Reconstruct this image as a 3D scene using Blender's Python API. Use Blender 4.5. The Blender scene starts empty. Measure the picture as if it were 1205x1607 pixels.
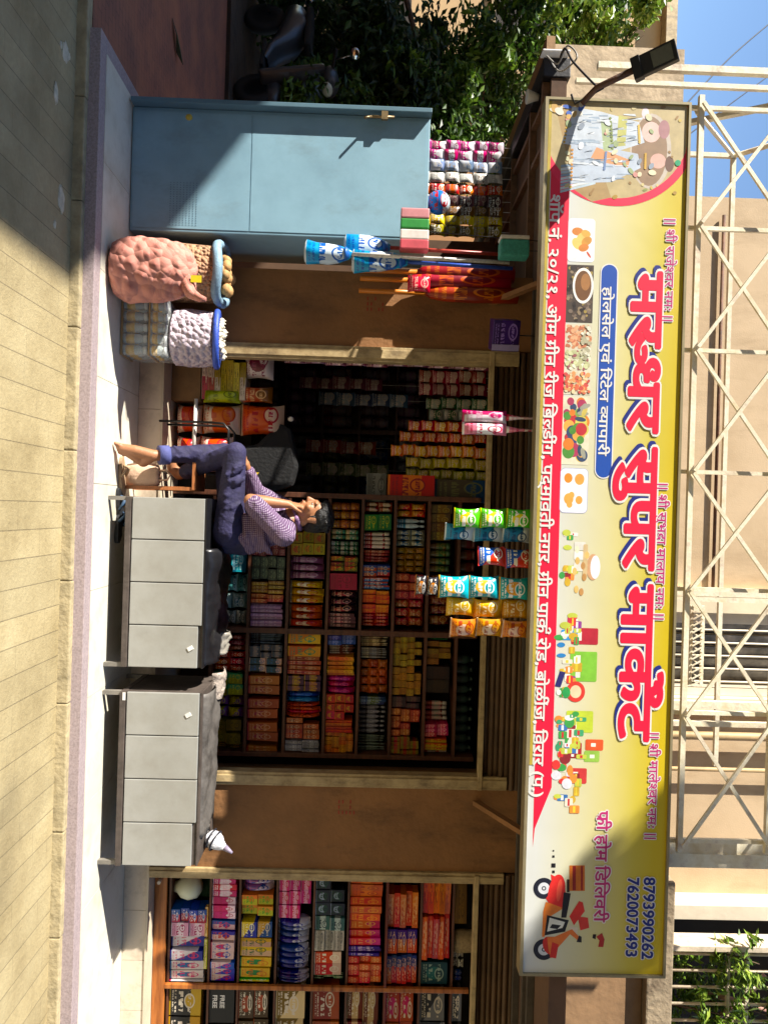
import bpy, bmesh, math, random
from mathutils import Vector, Matrix
sc = bpy.context.scene
COL = sc.collection
R = math.radians
random.seed(7)

# ------------------------------------------------------------------ camera, sky, sun, exposure
CAM = Vector((0, 0, 1.66))
Rc = Vector((-.03, -.0194, 1)).normalized()          # picture right = world up (the photo is turned on its side)
F0 = Vector((0, 1, .0194)).normalized()
F = (F0 - Rc * F0.dot(Rc)).normalized()
Uc = Rc.cross(F) * -1
Uc = (-F).cross(Rc).normalized()
cd = bpy.data.cameras.new('camera')
cam = bpy.data.objects.new('camera', cd); COL.objects.link(cam)
cam.matrix_world = Matrix(((Rc.x, Uc.x, -F.x, CAM.x), (Rc.y, Uc.y, -F.y, CAM.y), (Rc.z, Uc.z, -F.z, CAM.z), (0, 0, 0, 1)))
cd.sensor_fit = 'VERTICAL'; cd.sensor_height = 36; cd.sensor_width = 27
FPX = 1160.0
cd.lens = FPX / 1607 * 36
cd.clip_start = .05; cd.clip_end = 2000
sc.camera = cam

LIGHT = Vector((1, .42, -.73)).normalized()           # the way the sunlight travels
w = bpy.data.worlds.new('World'); sc.world = w; w.use_nodes = True
nt = w.node_tree
sky = nt.nodes.new('ShaderNodeTexSky'); sky.sky_type = 'NISHITA'; sky.sun_disc = False
sky.sun_elevation = math.asin(-LIGHT.z); sky.sun_rotation = math.atan2(-LIGHT.x, -LIGHT.y)
sky.air_density = 1.0; sky.dust_density = .1; sky.ozone_density = 3.0
bg = nt.nodes['Background']; bg.inputs[1].default_value = .09
nt.links.new(sky.outputs[0], bg.inputs[0])
sd = bpy.data.lights.new('sun', 'SUN'); sd.energy = 5.0; sd.angle = R(.5); sd.color = (1, .94, .84)
sun = bpy.data.objects.new('sun', sd); COL.objects.link(sun)
sun.rotation_euler = LIGHT.to_track_quat('-Z', 'Y').to_euler()
vs = sc.view_settings
vs.view_transform = 'Standard'; vs.look = 'None'; vs.gamma = 1; vs.use_curve_mapping = False
vs.exposure = 1.35
sc.render.engine = 'CYCLES'
sc.cycles.use_denoising = True
sc.cycles.max_bounces = 8
sc.cycles.sample_clamp_indirect = 6

def P(px, py, Y):
    """the point at distance Y that stands at photo pixel (px, py)"""
    d = F + Rc * ((px - 602.5) / FPX) + Uc * ((803.5 - py) / FPX)
    return CAM + d * (Y / d.y)

def PZ(px, py, z):
    d = F + Rc * ((px - 602.5) / FPX) + Uc * ((803.5 - py) / FPX)
    return CAM + d * ((z - CAM.z) / d.z)

# ------------------------------------------------------------------ materials
def lin(c):
    if isinstance(c, str):
        c = c.lstrip('#'); c = [int(c[i:i + 2], 16) / 255 for i in (0, 2, 4)]
        c = [x / 12.92 if x <= .04045 else ((x + .055) / 1.055) ** 2.4 for x in c]
    return (c[0], c[1], c[2], 1)

class NT:
    def __init__(s, m):
        m.use_nodes = True; s.t = m.node_tree; s.b = s.t.nodes['Principled BSDF']
    def n(s, typ, **kw):
        x = s.t.nodes.new(typ)
        for k, v in kw.items():
            if hasattr(x, k): setattr(x, k, v)
            else: x.inputs[k].default_value = v
        return x
    def l(s, a, b): s.t.links.new(a, b)
    def math(s, op, a, b=None, c=None):
        x = s.t.nodes.new('ShaderNodeMath'); x.operation = op
        for i, v in enumerate((a, b, c)):
            if v is None: continue
            if isinstance(v, (int, float)): x.inputs[i].default_value = v
            else: s.l(v, x.inputs[i])
        return x.outputs[0]
    def mix(s, f, a, b):
        x = s.t.nodes.new('ShaderNodeMix'); x.data_type = 'RGBA'
        for k, v in ((0, f), (6, a), (7, b)):
            if isinstance(v, (int, float)): x.inputs[k].default_value = v
            elif isinstance(v, (tuple, list)): x.inputs[k].default_value = v
            else: s.l(v, x.inputs[k])
        return x.outputs[2]
    def ramp(s, f, stops):
        x = s.t.nodes.new('ShaderNodeValToRGB'); e = x.color_ramp.elements
        while len(e) < len(stops): e.new(.5)
        for i, (p, c) in enumerate(stops): e[i].position = p; e[i].color = c
        s.l(f, x.inputs[0]); return x.outputs[0]

MATS = {}
def mat(name, c, rough=.6, var=.15, scale=6, bump=.0, metal=0., c2=None, spec=.5, bscale=None, coords='Object', stretch=None, trans=0., grime=None):
    if name in MATS: return MATS[name]
    m = bpy.data.materials.new(name); g = NT(m); b = g.b
    c = lin(c)
    tc = g.n('ShaderNodeTexCoord'); vec = tc.outputs[coords]
    if stretch:
        mp = g.n('ShaderNodeMapping'); mp.inputs['Scale'].default_value = stretch; g.l(vec, mp.inputs[0]); vec = mp.outputs[0]
    no = g.n('ShaderNodeTexNoise', Scale=scale, Detail=6., Roughness=.65); g.l(vec, no.inputs['Vector'])
    d = lin(c2) if c2 else tuple(x * (1 - var * 1.6) for x in c[:3]) + (1,)
    e = tuple(min(1, x * (1 + var)) for x in c[:3]) + (1,)
    col = g.ramp(no.outputs[0], [(.3, d), (.55, c), (.75, e)])
    if grime:      # stains and wear: colour, amount, scale, vertical stretch
        gc, ga, gs_, gz = grime
        mp2 = g.n('ShaderNodeMapping'); mp2.inputs['Scale'].default_value = (1, 1, gz); g.l(tc.outputs[coords], mp2.inputs[0])
        ng = g.n('ShaderNodeTexNoise', Scale=gs_, Detail=9., Roughness=.72); g.l(mp2.outputs[0], ng.inputs['Vector'])
        col = g.mix(g.ramp(ng.outputs[0], [(.52, (0, 0, 0, 1)), (.72, (ga, ga, ga, 1))]), col, lin(gc))
    g.l(col, b.inputs['Base Color'])
    b.inputs['Roughness'].default_value = rough; b.inputs['Metallic'].default_value = metal
    b.inputs['Specular IOR Level'].default_value = spec
    if trans: b.inputs['Transmission Weight'].default_value = trans
    if bump:
        n2 = g.n('ShaderNodeTexNoise', Scale=bscale or scale * 4, Detail=8.); g.l(vec, n2.inputs['Vector'])
        bp = g.n('ShaderNodeBump', Strength=bump, Distance=.02); g.l(n2.outputs[0], bp.inputs['Height']); g.l(bp.outputs[0], b.inputs['Normal'])
    MATS[name] = m
    return m

def pmat(A, B, C, style='band', rough=.35, k=1.0):
    """a printed packet: ground colour A, a band / disc / slant of B, lettering-like marks in C"""
    key = ('p', A, B, C, style, k)
    if key in MATS: return MATS[key]
    m = bpy.data.materials.new('printed_packet'); g = NT(m); b = g.b
    tc = g.n('ShaderNodeTexCoord'); sep = g.n('ShaderNodeSeparateXYZ'); g.l(tc.outputs['Generated'], sep.inputs[0])
    x, z = sep.outputs[0], sep.outputs[2]
    if style == 'band':
        f = g.math('LESS_THAN', g.math('ABSOLUTE', g.math('SUBTRACT', z, .52)), .2)
    elif style == 'disc':
        dx = g.math('SUBTRACT', x, .5); dz = g.math('SUBTRACT', z, .5)
        f = g.math('LESS_THAN', g.math('ADD', g.math('MULTIPLY', dx, dx), g.math('MULTIPLY', dz, dz)), .085)
    elif style == 'slant':
        f = g.math('GREATER_THAN', g.math('ADD', g.math('MULTIPLY', x, .7), z), .85)
    elif style == 'side':
        f = g.math('LESS_THAN', x, .4)
    else:
        f = g.math('GREATER_THAN', z, .68)
    oi = g.n('ShaderNodeObjectInfo'); rnd = oi.outputs['Random']
    col = g.mix(f, lin(A), lin(B))
    def between(v, lo, hi): return g.math('MULTIPLY', g.math('GREATER_THAN', v, lo), g.math('LESS_THAN', v, hi))
    # an emblem: a light ellipse with a coloured core, moved about by kind
    h = (sum(map(ord, A + B + C)) % 97) / 97
    ex, ez = .34 + .3 * h, .60 + .16 * ((h * 7) % 1)
    dx = g.math('DIVIDE', g.math('SUBTRACT', x, ex), .27); dz = g.math('DIVIDE', g.math('SUBTRACT', z, ez), .17)
    q = g.math('ADD', g.math('MULTIPLY', dx, dx), g.math('MULTIPLY', dz, dz))
    col = g.mix(g.math('LESS_THAN', q, 1.), col, lin(C)); col = g.mix(g.math('LESS_THAN', q, .62), col, lin(B if style != 'disc' else A))
    # lettering-like rows: broken strokes along x
    ins = between(x, .1, .9)
    for lo, hi, fq, sd in ((.30, .44, 17 * k, 1.3), (.17, .22, 46 * k, 5.1), (.09, .13, 46 * k, 9.7), (ez - .05, ez + .05, 26 * k, 3.3)):
        cb = g.n('ShaderNodeCombineXYZ'); g.l(g.math('MULTIPLY', x, fq), cb.inputs[0]); g.l(g.math('MULTIPLY', z, fq * .45), cb.inputs[1]); cb.inputs[2].default_value = sd + h * 20
        no = g.n('ShaderNodeTexNoise', Scale=1., Detail=1.); g.l(cb.outputs[0], no.inputs['Vector'])
        t = g.math('MULTIPLY', g.math('MULTIPLY', g.math('GREATER_THAN', no.outputs[0], .49), ins), between(z, lo, hi))
        col = g.mix(t, col, lin(C))
    col = g.mix(g.math('LESS_THAN', z, .045), col, lin(B))
    hs = g.n('ShaderNodeHueSaturation'); g.l(g.math('ADD', .85, g.math('MULTIPLY', rnd, .4)), hs.inputs['Value']); hs.inputs['Saturation'].default_value = 1.25; g.l(g.math('ADD', .48, g.math('MULTIPLY', g.math('FRACT', g.math('MULTIPLY', rnd, 7.3)), .04)), hs.inputs['Hue'])
    g.l(col, hs.inputs['Color']); g.l(hs.outputs[0], b.inputs['Base Color'])
    b.inputs['Roughness'].default_value = rough
    n2 = g.n('ShaderNodeTexNoise', Scale=14., Detail=3.); g.l(tc.outputs['Object'], n2.inputs['Vector'])
    bp = g.n('ShaderNodeBump', Strength=.25, Distance=.01); g.l(n2.outputs[0], bp.inputs['Height']); g.l(bp.outputs[0], b.inputs['Normal'])
    MATS[key] = m
    return m

# ------------------------------------------------------------------ mesh collecting
class MB:
    def __init__(s): s.v = []; s.f = []; s.mi = []; s.sm = []
    def add(s, vs, fs, mi=0, smooth=False):
        k = len(s.v); s.v += [Vector(p) for p in vs]
        for f in fs: s.f.append([i + k for i in f]); s.mi.append(mi); s.sm.append(smooth)
        return s
    def box(s, x0, y0, z0, x1, y1, z1, mi=0):
        if x0 > x1: x0, x1 = x1, x0
        if y0 > y1: y0, y1 = y1, y0
        if z0 > z1: z0, z1 = z1, z0
        return s.add([(x0, y0, z0), (x1, y0, z0), (x1, y1, z0), (x0, y1, z0), (x0, y0, z1), (x1, y0, z1), (x1, y1, z1), (x0, y1, z1)],
              [(0, 3, 2, 1), (4, 5, 6, 7), (0, 1, 5, 4), (1, 2, 6, 5), (2, 3, 7, 6), (3, 0, 4, 7)], mi)
    def obox(s, c, u, v, n, mi=0):
        c, u, v, n = Vector(c), Vector(u), Vector(v), Vector(n)
        q = [c + a * u + b * v + d * n for d in (-1, 1) for a, b in ((-1, -1), (1, -1), (1, 1), (-1, 1))]
        return s.add(q, [(0, 3, 2, 1), (4, 5, 6, 7), (0, 1, 5, 4), (1, 2, 6, 5), (2, 3, 7, 6), (3, 0, 4, 7)], mi)
    def bar(s, p, q, a, b=None, mi=0, side=(0, 1, 0)):
        p, q = Vector(p), Vector(q); b = b or a; d = q - p
        n = Vector(side); n = n - d * (n.dot(d) / d.length_squared)
        if n.length < 1e-4: n = d.orthogonal()
        n.normalize(); t = d.cross(n).normalized()
        return s.obox((p + q) / 2, d / 2, t * (a / 2), n * (b / 2), mi)
    def tube(s, pts, r, n=8, mi=0, cap=True):
        pts = [Vector(p) for p in pts]; rs = r if isinstance(r, (list, tuple)) else [r] * len(pts)
        k0 = len(s.v); ref = None
        for i, p in enumerate(pts):
            d = (pts[min(i + 1, len(pts) - 1)] - pts[max(i - 1, 0)]).normalized()
            if ref is None: ref = d.orthogonal().normalized()
            ref = (ref - d * ref.dot(d)).normalized(); t = d.cross(ref)
            for j in range(n):
                a = 2 * math.pi * j / n; s.v.append(p + (ref * math.cos(a) + t * math.sin(a)) * rs[i])
        for i in range(len(pts) - 1):
            for j in range(n):
                a = k0 + i * n + j; b = k0 + i * n + (j + 1) % n
                s.f.append([a, b, b + n, a + n]); s.mi.append(mi); s.sm.append(True)
        if cap:
            s.f.append([k0 + j for j in range(n)][::-1]); s.f.append([k0 + (len(pts) - 1) * n + j for j in range(n)])
            s.mi += [mi, mi]; s.sm += [False, False]
        return s
    def lathe(s, prof, n=16, c=(0, 0, 0), mi=0, axis='Z'):
        k0 = len(s.v); c = Vector(c)
        for r, h in prof:
            for j in range(n):
                a = 2 * math.pi * j / n; x, y = r * math.cos(a), r * math.sin(a)
                s.v.append(c + (Vector((x, y, h)) if axis == 'Z' else Vector((x, h, y)) if axis == 'Y' else Vector((h, x, y))))
        for i in range(len(prof) - 1):
            for j in range(n):
                a = k0 + i * n + j; b = k0 + i * n + (j + 1) % n
                s.f.append([a, b, b + n, a + n]); s.mi.append(mi); s.sm.append(True)
        for i, flip in ((0, True), (len(prof) - 1, False)):
            if prof[i][0] > 1e-5:
                f = [k0 + i * n + j for j in range(n)]; s.f.append(f[::-1] if flip else f); s.mi.append(mi); s.sm.append(False)
        return s
    def ball(s, c, r, n=12, m=8, mi=0, jit=0., rot=None):
        c = Vector(c); r = Vector(r) if isinstance(r, (tuple, list, Vector)) else Vector((r, r, r)); k0 = len(s.v)
        for i in range(m + 1):
            th = math.pi * i / m
            for j in range(n):
                a = 2 * math.pi * j / n; q = 1 + (random.uniform(-jit, jit) if 0 < i < m else 0)
                p = Vector((math.sin(th) * math.cos(a) * r.x * q, math.sin(th) * math.sin(a) * r.y * q, math.cos(th) * r.z * q))
                s.v.append(c + (rot @ p if rot else p))
        for i in range(m):
            for j in range(n):
                a = k0 + i * n + j; b = k0 + i * n + (j + 1) % n
                s.f.append([a, a + n, b + n, b]); s.mi.append(mi); s.sm.append(True)
        return s
    def build(s, name, mats, parent=None, bevel=0., world=True, weld=False, solid=0., origin=None):
        me = bpy.data.meshes.new(name)
        off = Vector(parent.get('_o', (0, 0, 0))) if (parent is not None and world) else Vector((0, 0, 0))
        if origin is not None: off = Vector(origin)
        me.from_pydata([tuple(p - off) for p in s.v], [], s.f)
        for p, mi, sm in zip(me.polygons, s.mi, s.sm): p.material_index = mi; p.use_smooth = sm
        for m in (mats if isinstance(mats, (list, tuple)) else [mats]): me.materials.append(m)
        if bevel or weld or solid:
            bm = bmesh.new(); bm.from_mesh(me)
            if weld: bmesh.ops.remove_doubles(bm, verts=bm.verts, dist=1e-5)
            if bevel:
                bmesh.ops.bevel(bm, geom=[e for e in bm.edges if e.is_manifold and e.calc_face_angle(0) > .5], offset=bevel, segments=2, affect='EDGES', profile=.6, clamp_overlap=True)
            if solid:
                r = bmesh.ops.solidify(bm, geom=bm.faces[:], thickness=solid)
            bm.to_mesh(me); bm.free()
        me.update()
        o = bpy.data.objects.new(name, me); COL.objects.link(o)
        if parent is not None: o.parent = parent
        elif origin is not None: o.location = origin
        if parent is not None and parent.get('_o') is not None: o['_o'] = parent['_o']
        return o

def tag(o, label=None, cat=None, group=None, kind=None):
    if label: o['label'] = label
    if cat: o['category'] = cat
    if group: o['group'] = group
    if kind: o['kind'] = kind
    return o

def thing(name, label, cat, loc=(0, 0, 0), group=None, rz=0):
    o = bpy.data.objects.new(name, None); COL.objects.link(o); o.empty_display_size = .1
    o.location = loc; o.rotation_euler.z = rz; o['_o'] = tuple(loc)
    return tag(o, label, cat, group)

def struct(name, mb, m, **kw): return tag(mb.build(name, m, **kw), kind='structure')

def dup(root, loc, label=None, group=None, rz=None):
    r = root.copy(); COL.objects.link(r); r.location = loc
    if rz is not None: r.rotation_euler.z = rz
    if label: r['label'] = label
    if group: r['group'] = group
    for ch in list(root.children):
        c = ch.copy(); COL.objects.link(c); c.parent = r
        for g in list(ch.children):
            d = g.copy(); COL.objects.link(d); d.parent = c
    return r
# ------------------------------------------------------------------ the setting: road, kerb, step, lane
def paver_mat():
    m = bpy.data.materials.new('road_concrete'); g = NT(m); b = g.b
    tc = g.n('ShaderNodeTexCoord'); sep = g.n('ShaderNodeSeparateXYZ'); g.l(tc.outputs['Object'], sep.inputs[0])
    n1 = g.n('ShaderNodeTexNoise', Scale=1.6, Detail=7., Roughness=.7); g.l(tc.outputs['Object'], n1.inputs['Vector'])
    n2 = g.n('ShaderNodeTexNoise', Scale=40., Detail=6., Roughness=.7); g.l(tc.outputs['Object'], n2.inputs['Vector'])
    sid = g.math('FLOOR', g.math('DIVIDE', sep.outputs[0], .138))
    wn = g.n('ShaderNodeTexWhiteNoise'); wn.noise_dimensions = '1D'; g.l(sid, wn.inputs['W'])
    col = g.ramp(n1.outputs[0], [(.3, lin('#93825a')), (.5, lin('#b5a47a')), (.7, lin('#c8b98f'))])
    col = g.mix(g.math('MULTIPLY', g.math('SUBTRACT', 1., n2.outputs[0]), .55), col, lin('#6b6046'))
    col = g.mix(g.math('MULTIPLY', wn.outputs[0], .28), col, lin('#857a5c'))
    wob = g.math('ADD', sep.outputs[0], g.math('MULTIPLY', g.math('SUBTRACT', n2.outputs[0], .5), .006))
    fr = g.math('ABSOLUTE', g.math('SUBTRACT', g.math('FRACT', g.math('DIVIDE', wob, .138)), .5))
    jx = g.math('GREATER_THAN', fr, .482)
    wy = g.math('ADD', g.math('DIVIDE', sep.outputs[1], .55), g.math('MULTIPLY', wn.outputs[0], 1.))
    jy = g.math('GREATER_THAN', g.math('ABSOLUTE', g.math('SUBTRACT', g.math('FRACT', wy), .5)), .496)
    j = g.math('MAXIMUM', jx, g.math('MULTIPLY', jy, .35))
    col = g.mix(g.math('MULTIPLY', j, .55), col, lin('#4a412f'))
    st = g.n('ShaderNodeTexNoise', Scale=.9, Detail=4.); g.l(tc.outputs['Object'], st.inputs['Vector'])
    col = g.mix(g.ramp(st.outputs[0], [(.56, (0, 0, 0, 1)), (.72, (.55, .55, .55, 1))]), col, lin('#5b513a'))
    g.l(col, b.inputs['Base Color']); b.inputs['Roughness'].default_value = .85
    bp = g.n('ShaderNodeBump', Strength=.5, Distance=.01); g.l(g.math('SUBTRACT', n2.outputs[0], g.math('MULTIPLY', j, 1.2)), bp.inputs['Height']); g.l(bp.outputs[0], b.inputs['Normal'])
    return m
XL = -2.60                       # left end of the step
struct('road', MB().add([(-400, -400, 0), (400, -400, 0), (400, 400, 0), (-400, 400, 0)], [(0, 1, 2, 3)]), paver_mat())
kerbm = mat('kerb_concrete', '#a89a78', .9, .25, 9, .35, bscale=30)
kb = MB()
x = -9.0
while x < 9:
    L = random.uniform(.55, .75); kb.box(x, 4.03 + random.uniform(-.003, .003), -.1, x + L - .003, 4.10, .058 + random.uniform(-.003, .003)); x += L
struct('kerb', kb, kerbm, bevel=.008)
granite = mat('purple_granite', '#a39496', .45, .22, 90, .1)
tile = mat('cream_tile', '#dcd8c8', .32, .05, 5, .05, c2='#c4bda9', grime=('#8f8468', .5, 2.5, 1))
sp = MB()
sp.box(XL, 4.07, -.1, 9, 4.16, .118); sp.box(XL, 4.16, -.1, XL + .09, 7.3, .118)
struct('step_edging', sp, granite, bevel=.004)
st = MB()
yy = [4.16, 4.894]
x = XL + .09
while x < 9:
    st.box(x, 4.16, -.1, x + .597, 4.9, .12); x += .6
struct('step', st, tile)
struct('lane_base', MB().box(XL + .09, 4.9, -.1, -1.7, 7.3, .119), tile)
rise = MB(); x = -1.62
while x < 9:
    rise.box(x, 4.894, .122, x + .327, 4.93, .268); x += .33
struct('step_riser', rise, mat('riser_tile', '#d3c3ae', .35, .08, 5, .05, grime=('#7d6a50', .6, 4, 1)))
struct('shop_floor', MB().box(-1.62, 4.885, .27, 9, 9, .285).box(-1.62, 4.93, .12, 9, 9, .2695), mat('floor_tile', '#c9bba4', .4, .12, 4, .1))
# red paved lane on the left
def lane_mat():
    m = bpy.data.materials.new('lane_paving'); g = NT(m); b = g.b
    tc = g.n('ShaderNodeTexCoord')
    br = g.n('ShaderNodeTexBrick', Scale=4.5, **{'Mortar Size': .012, 'Color1': lin('#8a5847'), 'Color2': lin('#7b4f42'), 'Mortar': lin('#5b3d33')}); g.l(tc.outputs['Object'], br.inputs['Vector'])
    no = g.n('ShaderNodeTexNoise', Scale=2.5, Detail=7.); g.l(tc.outputs['Object'], no.inputs['Vector'])
    col = g.mix(g.ramp(no.outputs[0], [(.4, (0, 0, 0, 1)), (.7, (.8, .8, .8, 1))]), br.outputs[0], lin('#a5684a'))
    g.l(col, b.inputs['Base Color']); b.inputs['Roughness'].default_value = .8
    bp = g.n('ShaderNodeBump', Strength=.4, Distance=.01); g.l(br.outputs[1], bp.inputs['Height']); bp.invert = True; g.l(bp.outputs[0], b.inputs['Normal'])
    return m
struct('lane', MB().box(-14, 4.10, -.1, XL - .004, 7.55, .06), lane_mat())
struct('soil_bed', MB().box(-30, 7.55, -.1, -1.7, 30, .1), mat('soil', '#3a2c20', .95, .4, 3, .8))
# pale cement daubs on the road near the kerb
cement = mat('dried_cement', '#cfc7ae', .95, .2, 20, .6)
for px, py, r in ((88, 145, .03), (97, 312, .042), (103, 82, .035), (108, 88, .02), (86, 352, .016), (96, 70, .014)):
    p = PZ(px, py, 0); mb = MB()
    mb.ball(p, (r * random.uniform(1.2, 1.9), r, .006), 14, 6, jit=.25); 
    tag(mb.build('cement_daub', cement), kind='structure')
lf = MB(); p = PZ(272, 60, .06)
lm = mat('dark_leaf', '#2f3a22', .6, .3, 20)
lf.add([p + Vector(v) for v in ((-.12, -.05, .004), (-.03, -.02, .03), (.07, .06, .012), (.13, .12, .05), (.03, .1, .035), (-.06, .06, .02))], [(0, 1, 4, 5), (1, 2, 3, 4)])
tag(lf.build('fallen_leaf', lm, solid=.003), 'dark curled leaf lying on the red paved lane', 'leaf')

# ------------------------------------------------------------------ shop building
plaster = mat('brown_plaster', '#8a6038', .85, .18, 2, .25, bscale=30, grime=('#3f2a18', .7, 3.5, .35))
beige = mat('beige_plaster', '#c3aa88', .85, .07, 1.5, .1, bscale=90, c2='#b39a78', grime=('#8a7252', .5, 2.2, .25))
cream = mat('cream_paint', '#b09a70', .6, .2, 8, .15, c2='#86704c', grime=('#4a3826', .8, 9, .4))
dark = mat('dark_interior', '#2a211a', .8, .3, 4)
shop = thing('shop_building', 'beige plastered shop building with brown pillars between two open shop fronts', 'building', (0, 6, 0))
b = MB()
b.box(-1.585, 4.9, .12, -1.09, 5.2, 2.70)
b.box(-1.585, 5.2, .12, -1.45, 8.2, 2.70)
b.build('pillar', plaster, shop)
b = MB().box(1.825, 4.9, .286, 2.374, 5.3, 2.70); b.build('pillar', plaster, shop)
# red stencil marks on the pillars
rs = mat('red_stencil', '#a03c28', .8, .3, 60)
for px, py in ((590, 478), (545, 1268)):
    mk = MB(); p = P(px, py, 4.895)
    for i in range(3):
        for j in range(5):
            if random.random() < .7:
                mk.box(p.x - .05 + i * .035, 4.897, p.z - .06 + j * .025, p.x - .05 + i * .035 + .022, 4.8985, p.z - .06 + j * .025 + .009)
    mk.build('stencil_mark', rs, shop)
# guide posts
for x0, x1 in ((-1.088, -.99), (1.735, 1.823), (2.376, 2.445)):
    g_ = MB().box(x0, 4.88, .286, x1, 4.96, 2.62).box(x0 + .02, 4.872, .286, x1 - .02, 4.879, 2.62)
    g_.build('guide_post', cream, shop, bevel=.004)
b = MB()
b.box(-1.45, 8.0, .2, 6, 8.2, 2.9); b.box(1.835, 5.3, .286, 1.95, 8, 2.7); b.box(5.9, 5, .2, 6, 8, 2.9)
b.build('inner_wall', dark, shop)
MB().box(-2.35, 6.35, .12, -1.59, 6.5, 2.7).build('alcove_wall', mat('alcove_plaster', '#5a4330', .9, .2, 4), shop)
# canopy slab over step, with dark edge on the left
soff = mat('soffit', '#5c4331', .9, .25, 3, .2)
MB().box(-2.17, 3.98, 2.705, 6, 5.95, 2.80).box(-2.72, 4.56, 2.705, -2.17, 5.95, 2.80).box(-2.72, 5.95, 2.705, -1.3, 8.2, 2.80).box(-1.3, 5.95, 2.9, 6, 8.3, 3.0).build('canopy', soff, shop)
black = mat('black_metal', '#17151a', .5, .3, 12, .1)
eb = MB().box(-2.84, 4.55, 2.65, -2.722, 8.2, 2.82); eb.build('canopy_edge', black, shop, bevel=.006)
MB().box(-2.856, 4.49, 2.63, -2.842, 4.57, 2.80).build('edge_cap', mat('white_pvc', '#d8d8d8', .4, .05), shop, bevel=.01)
bb = MB()
for y in (4.6, 4.95, 5.6, 6.6): bb.box(-2.715, y, 2.66, -1.59, y + .035, 2.704)
for x in (-2.35, -2.62): bb.box(x, 4.58, 2.67, x + .03, 8, 2.703)
bb.build('canopy_batten', mat('brown_timber', '#6d4c33', .7, .3, 20, .2, stretch=(1, 6, 1)), shop)
# rolled shutters over the openings
shm = mat('shutter_slat', '#5d442b', .55, .25, 6, .1)
for x0, x1 in ((-1.08, 1.82), (2.385, 5.8)):
    s_ = MB()
    for i in range(7):
        z = 2.46 + i * .035
        s_.tube([(x0, 4.93 - (.012 if i % 2 else 0) - .006 * i, z + .016), (x1, 4.93 - (.012 if i % 2 else 0) - .006 * i, z + .016)], .0185, 8)
    s_.box(x0, 4.96, 2.46, x1, 5.1, 2.70)
    ro = s_.build('rolled_shutter', shm, shop)
    MB().box(x0, 4.865, 2.425, x1, 4.93, 2.455).build('bottom_rail', cream, ro, bevel=.003)
# conduits and hooks under the canopy
c_ = MB()
for y, z in ((4.70, 2.66), (4.45, 2.665), (4.30, 2.66)):
    c_.box(-1.5, y, z, 5.8, y + .03, 2.704)
c_.build('canopy_rail', mat('rail_steel', '#4d453d', .5, .3, 9), shop, bevel=.004)
for px, py in ((800, 1290), (800, 455)):
    p = P(px, py, 4.6)
    MB().bar((p.x, 4.9, 2.42), (p.x, 4.35, 2.70), .045, .03, side=(1, 0, 0)).build('bracket', plaster, shop)
# upper floor
up = MB()
WX0, WX1, WZ0 = .74, 1.42, 2.9
up.box(-2.66, 6, 2.9, WX0, 6.25, 9); up.box(WX1, 6, 2.9, 3.04, 6.25, 9); up.box(WX0, 6, 2.801, WX1, 6.25, 3.05); up.box(WX0, 6, 6.6, WX1, 6.25, 9)
up.build('upper_wall', beige, shop)
MB().box(-2.66, 6.25, 2.9, -2.27, 12, 9).box(-2.27, 11.8, 2.9, 6, 12, 9).box(-2.27, 6.25, 8.9, 6, 11.8, 9).build('upper_side_wall', beige, shop)
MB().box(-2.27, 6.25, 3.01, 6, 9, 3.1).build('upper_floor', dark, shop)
weath = mat('weathered_parapet', '#bda88a', .9, .14, 4, .3, c2='#8c7a62', bscale=22)
MB().box(-3.92, 6.1, 3.08, -2.67, 9, 4.16).build('parapet_block', weath, shop)
MB().box(-3.96, 6.06, 3.0, -2.67, 9, 3.07).build('parapet_cornice', mat('cornice_brown', '#9a7a58', .9, .15, 6, .2), shop)
# thin brown pipe along the upper wall
pp = MB().tube([(-2.5, 5.97, 4.47), (.7, 5.97, 4.47)], .014, 8); pp.build('wall_pipe', mat('brown_pipe', '#5f3b22', .7, .4, 15, .2), shop)
# window with frame, blinds and bars
win = MB()
fr = mat('white_frame', '#d9cdb6', .5, .08)
win.box(WX0, 5.985, 3.05, WX0 + .09, 6.1, 6.6).box(WX1 - .07, 5.985, 3.05, WX1, 6.1, 6.6).box(WX0 + .09, 5.985, 3.05, WX1 - .07, 6.1, 3.11)
wo = win.build('window', fr, shop, bevel=.004)
def louvre_mat():
    m = bpy.data.materials.new('dusty_glass_louvre'); g = NT(m); tc = g.n('ShaderNodeTexCoord')
    n = g.n('ShaderNodeTexNoise', Scale=5., Detail=6.); g.l(tc.outputs['Object'], n.inputs['Vector'])
    g.l(g.ramp(n.outputs[0], [(.35, lin('#33302c')), (.6, lin('#7a746a')), (.75, lin('#a29a90'))]), g.b.inputs['Base Color']); g.b.inputs['Roughness'].default_value = .25
    return m
lv = MB()
for i, x in enumerate([WX0 + .10 + k * .098 for k in range(6)]):
    if i == 5: continue
    lv.obox((x + .05, 6.14, 4.8), (.046, .02, 0), (0, 0, 1.7), (.002, -.004, 0))
lv.build('pane', louvre_mat(), wo)
gb = MB()
for k in range(5):
    x = WX0 + .14 + k * .105; gb.tube([(x, 5.97, 3.0), (x, 5.97, 6.4)], .008, 8)
gb.box(WX0, 5.962, 3.6, WX1, 5.978, 3.625)
gb.build('window_grille', fr, wo)
MB().box(WX1 + .002, 5.9, 2.81, WX1 + .13, 5.998, 6.8).box(WX0 - .2, 5.92, 2.81, WX0 - .004, 5.998, 6.8).build('window_surround', mat('pale_surround', '#d8c8a8', .7, .1, 3, .1), shop)
dp = MB().tube([(1.80, 5.9, 2.82), (1.80, 5.9, 3.9), (1.72, 5.9, 4.15), (1.72, 5.9, 6)], .03, 10).tube([(2.0, 5.92, 2.82), (2.0, 5.92, 6)], .018, 8)
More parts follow.
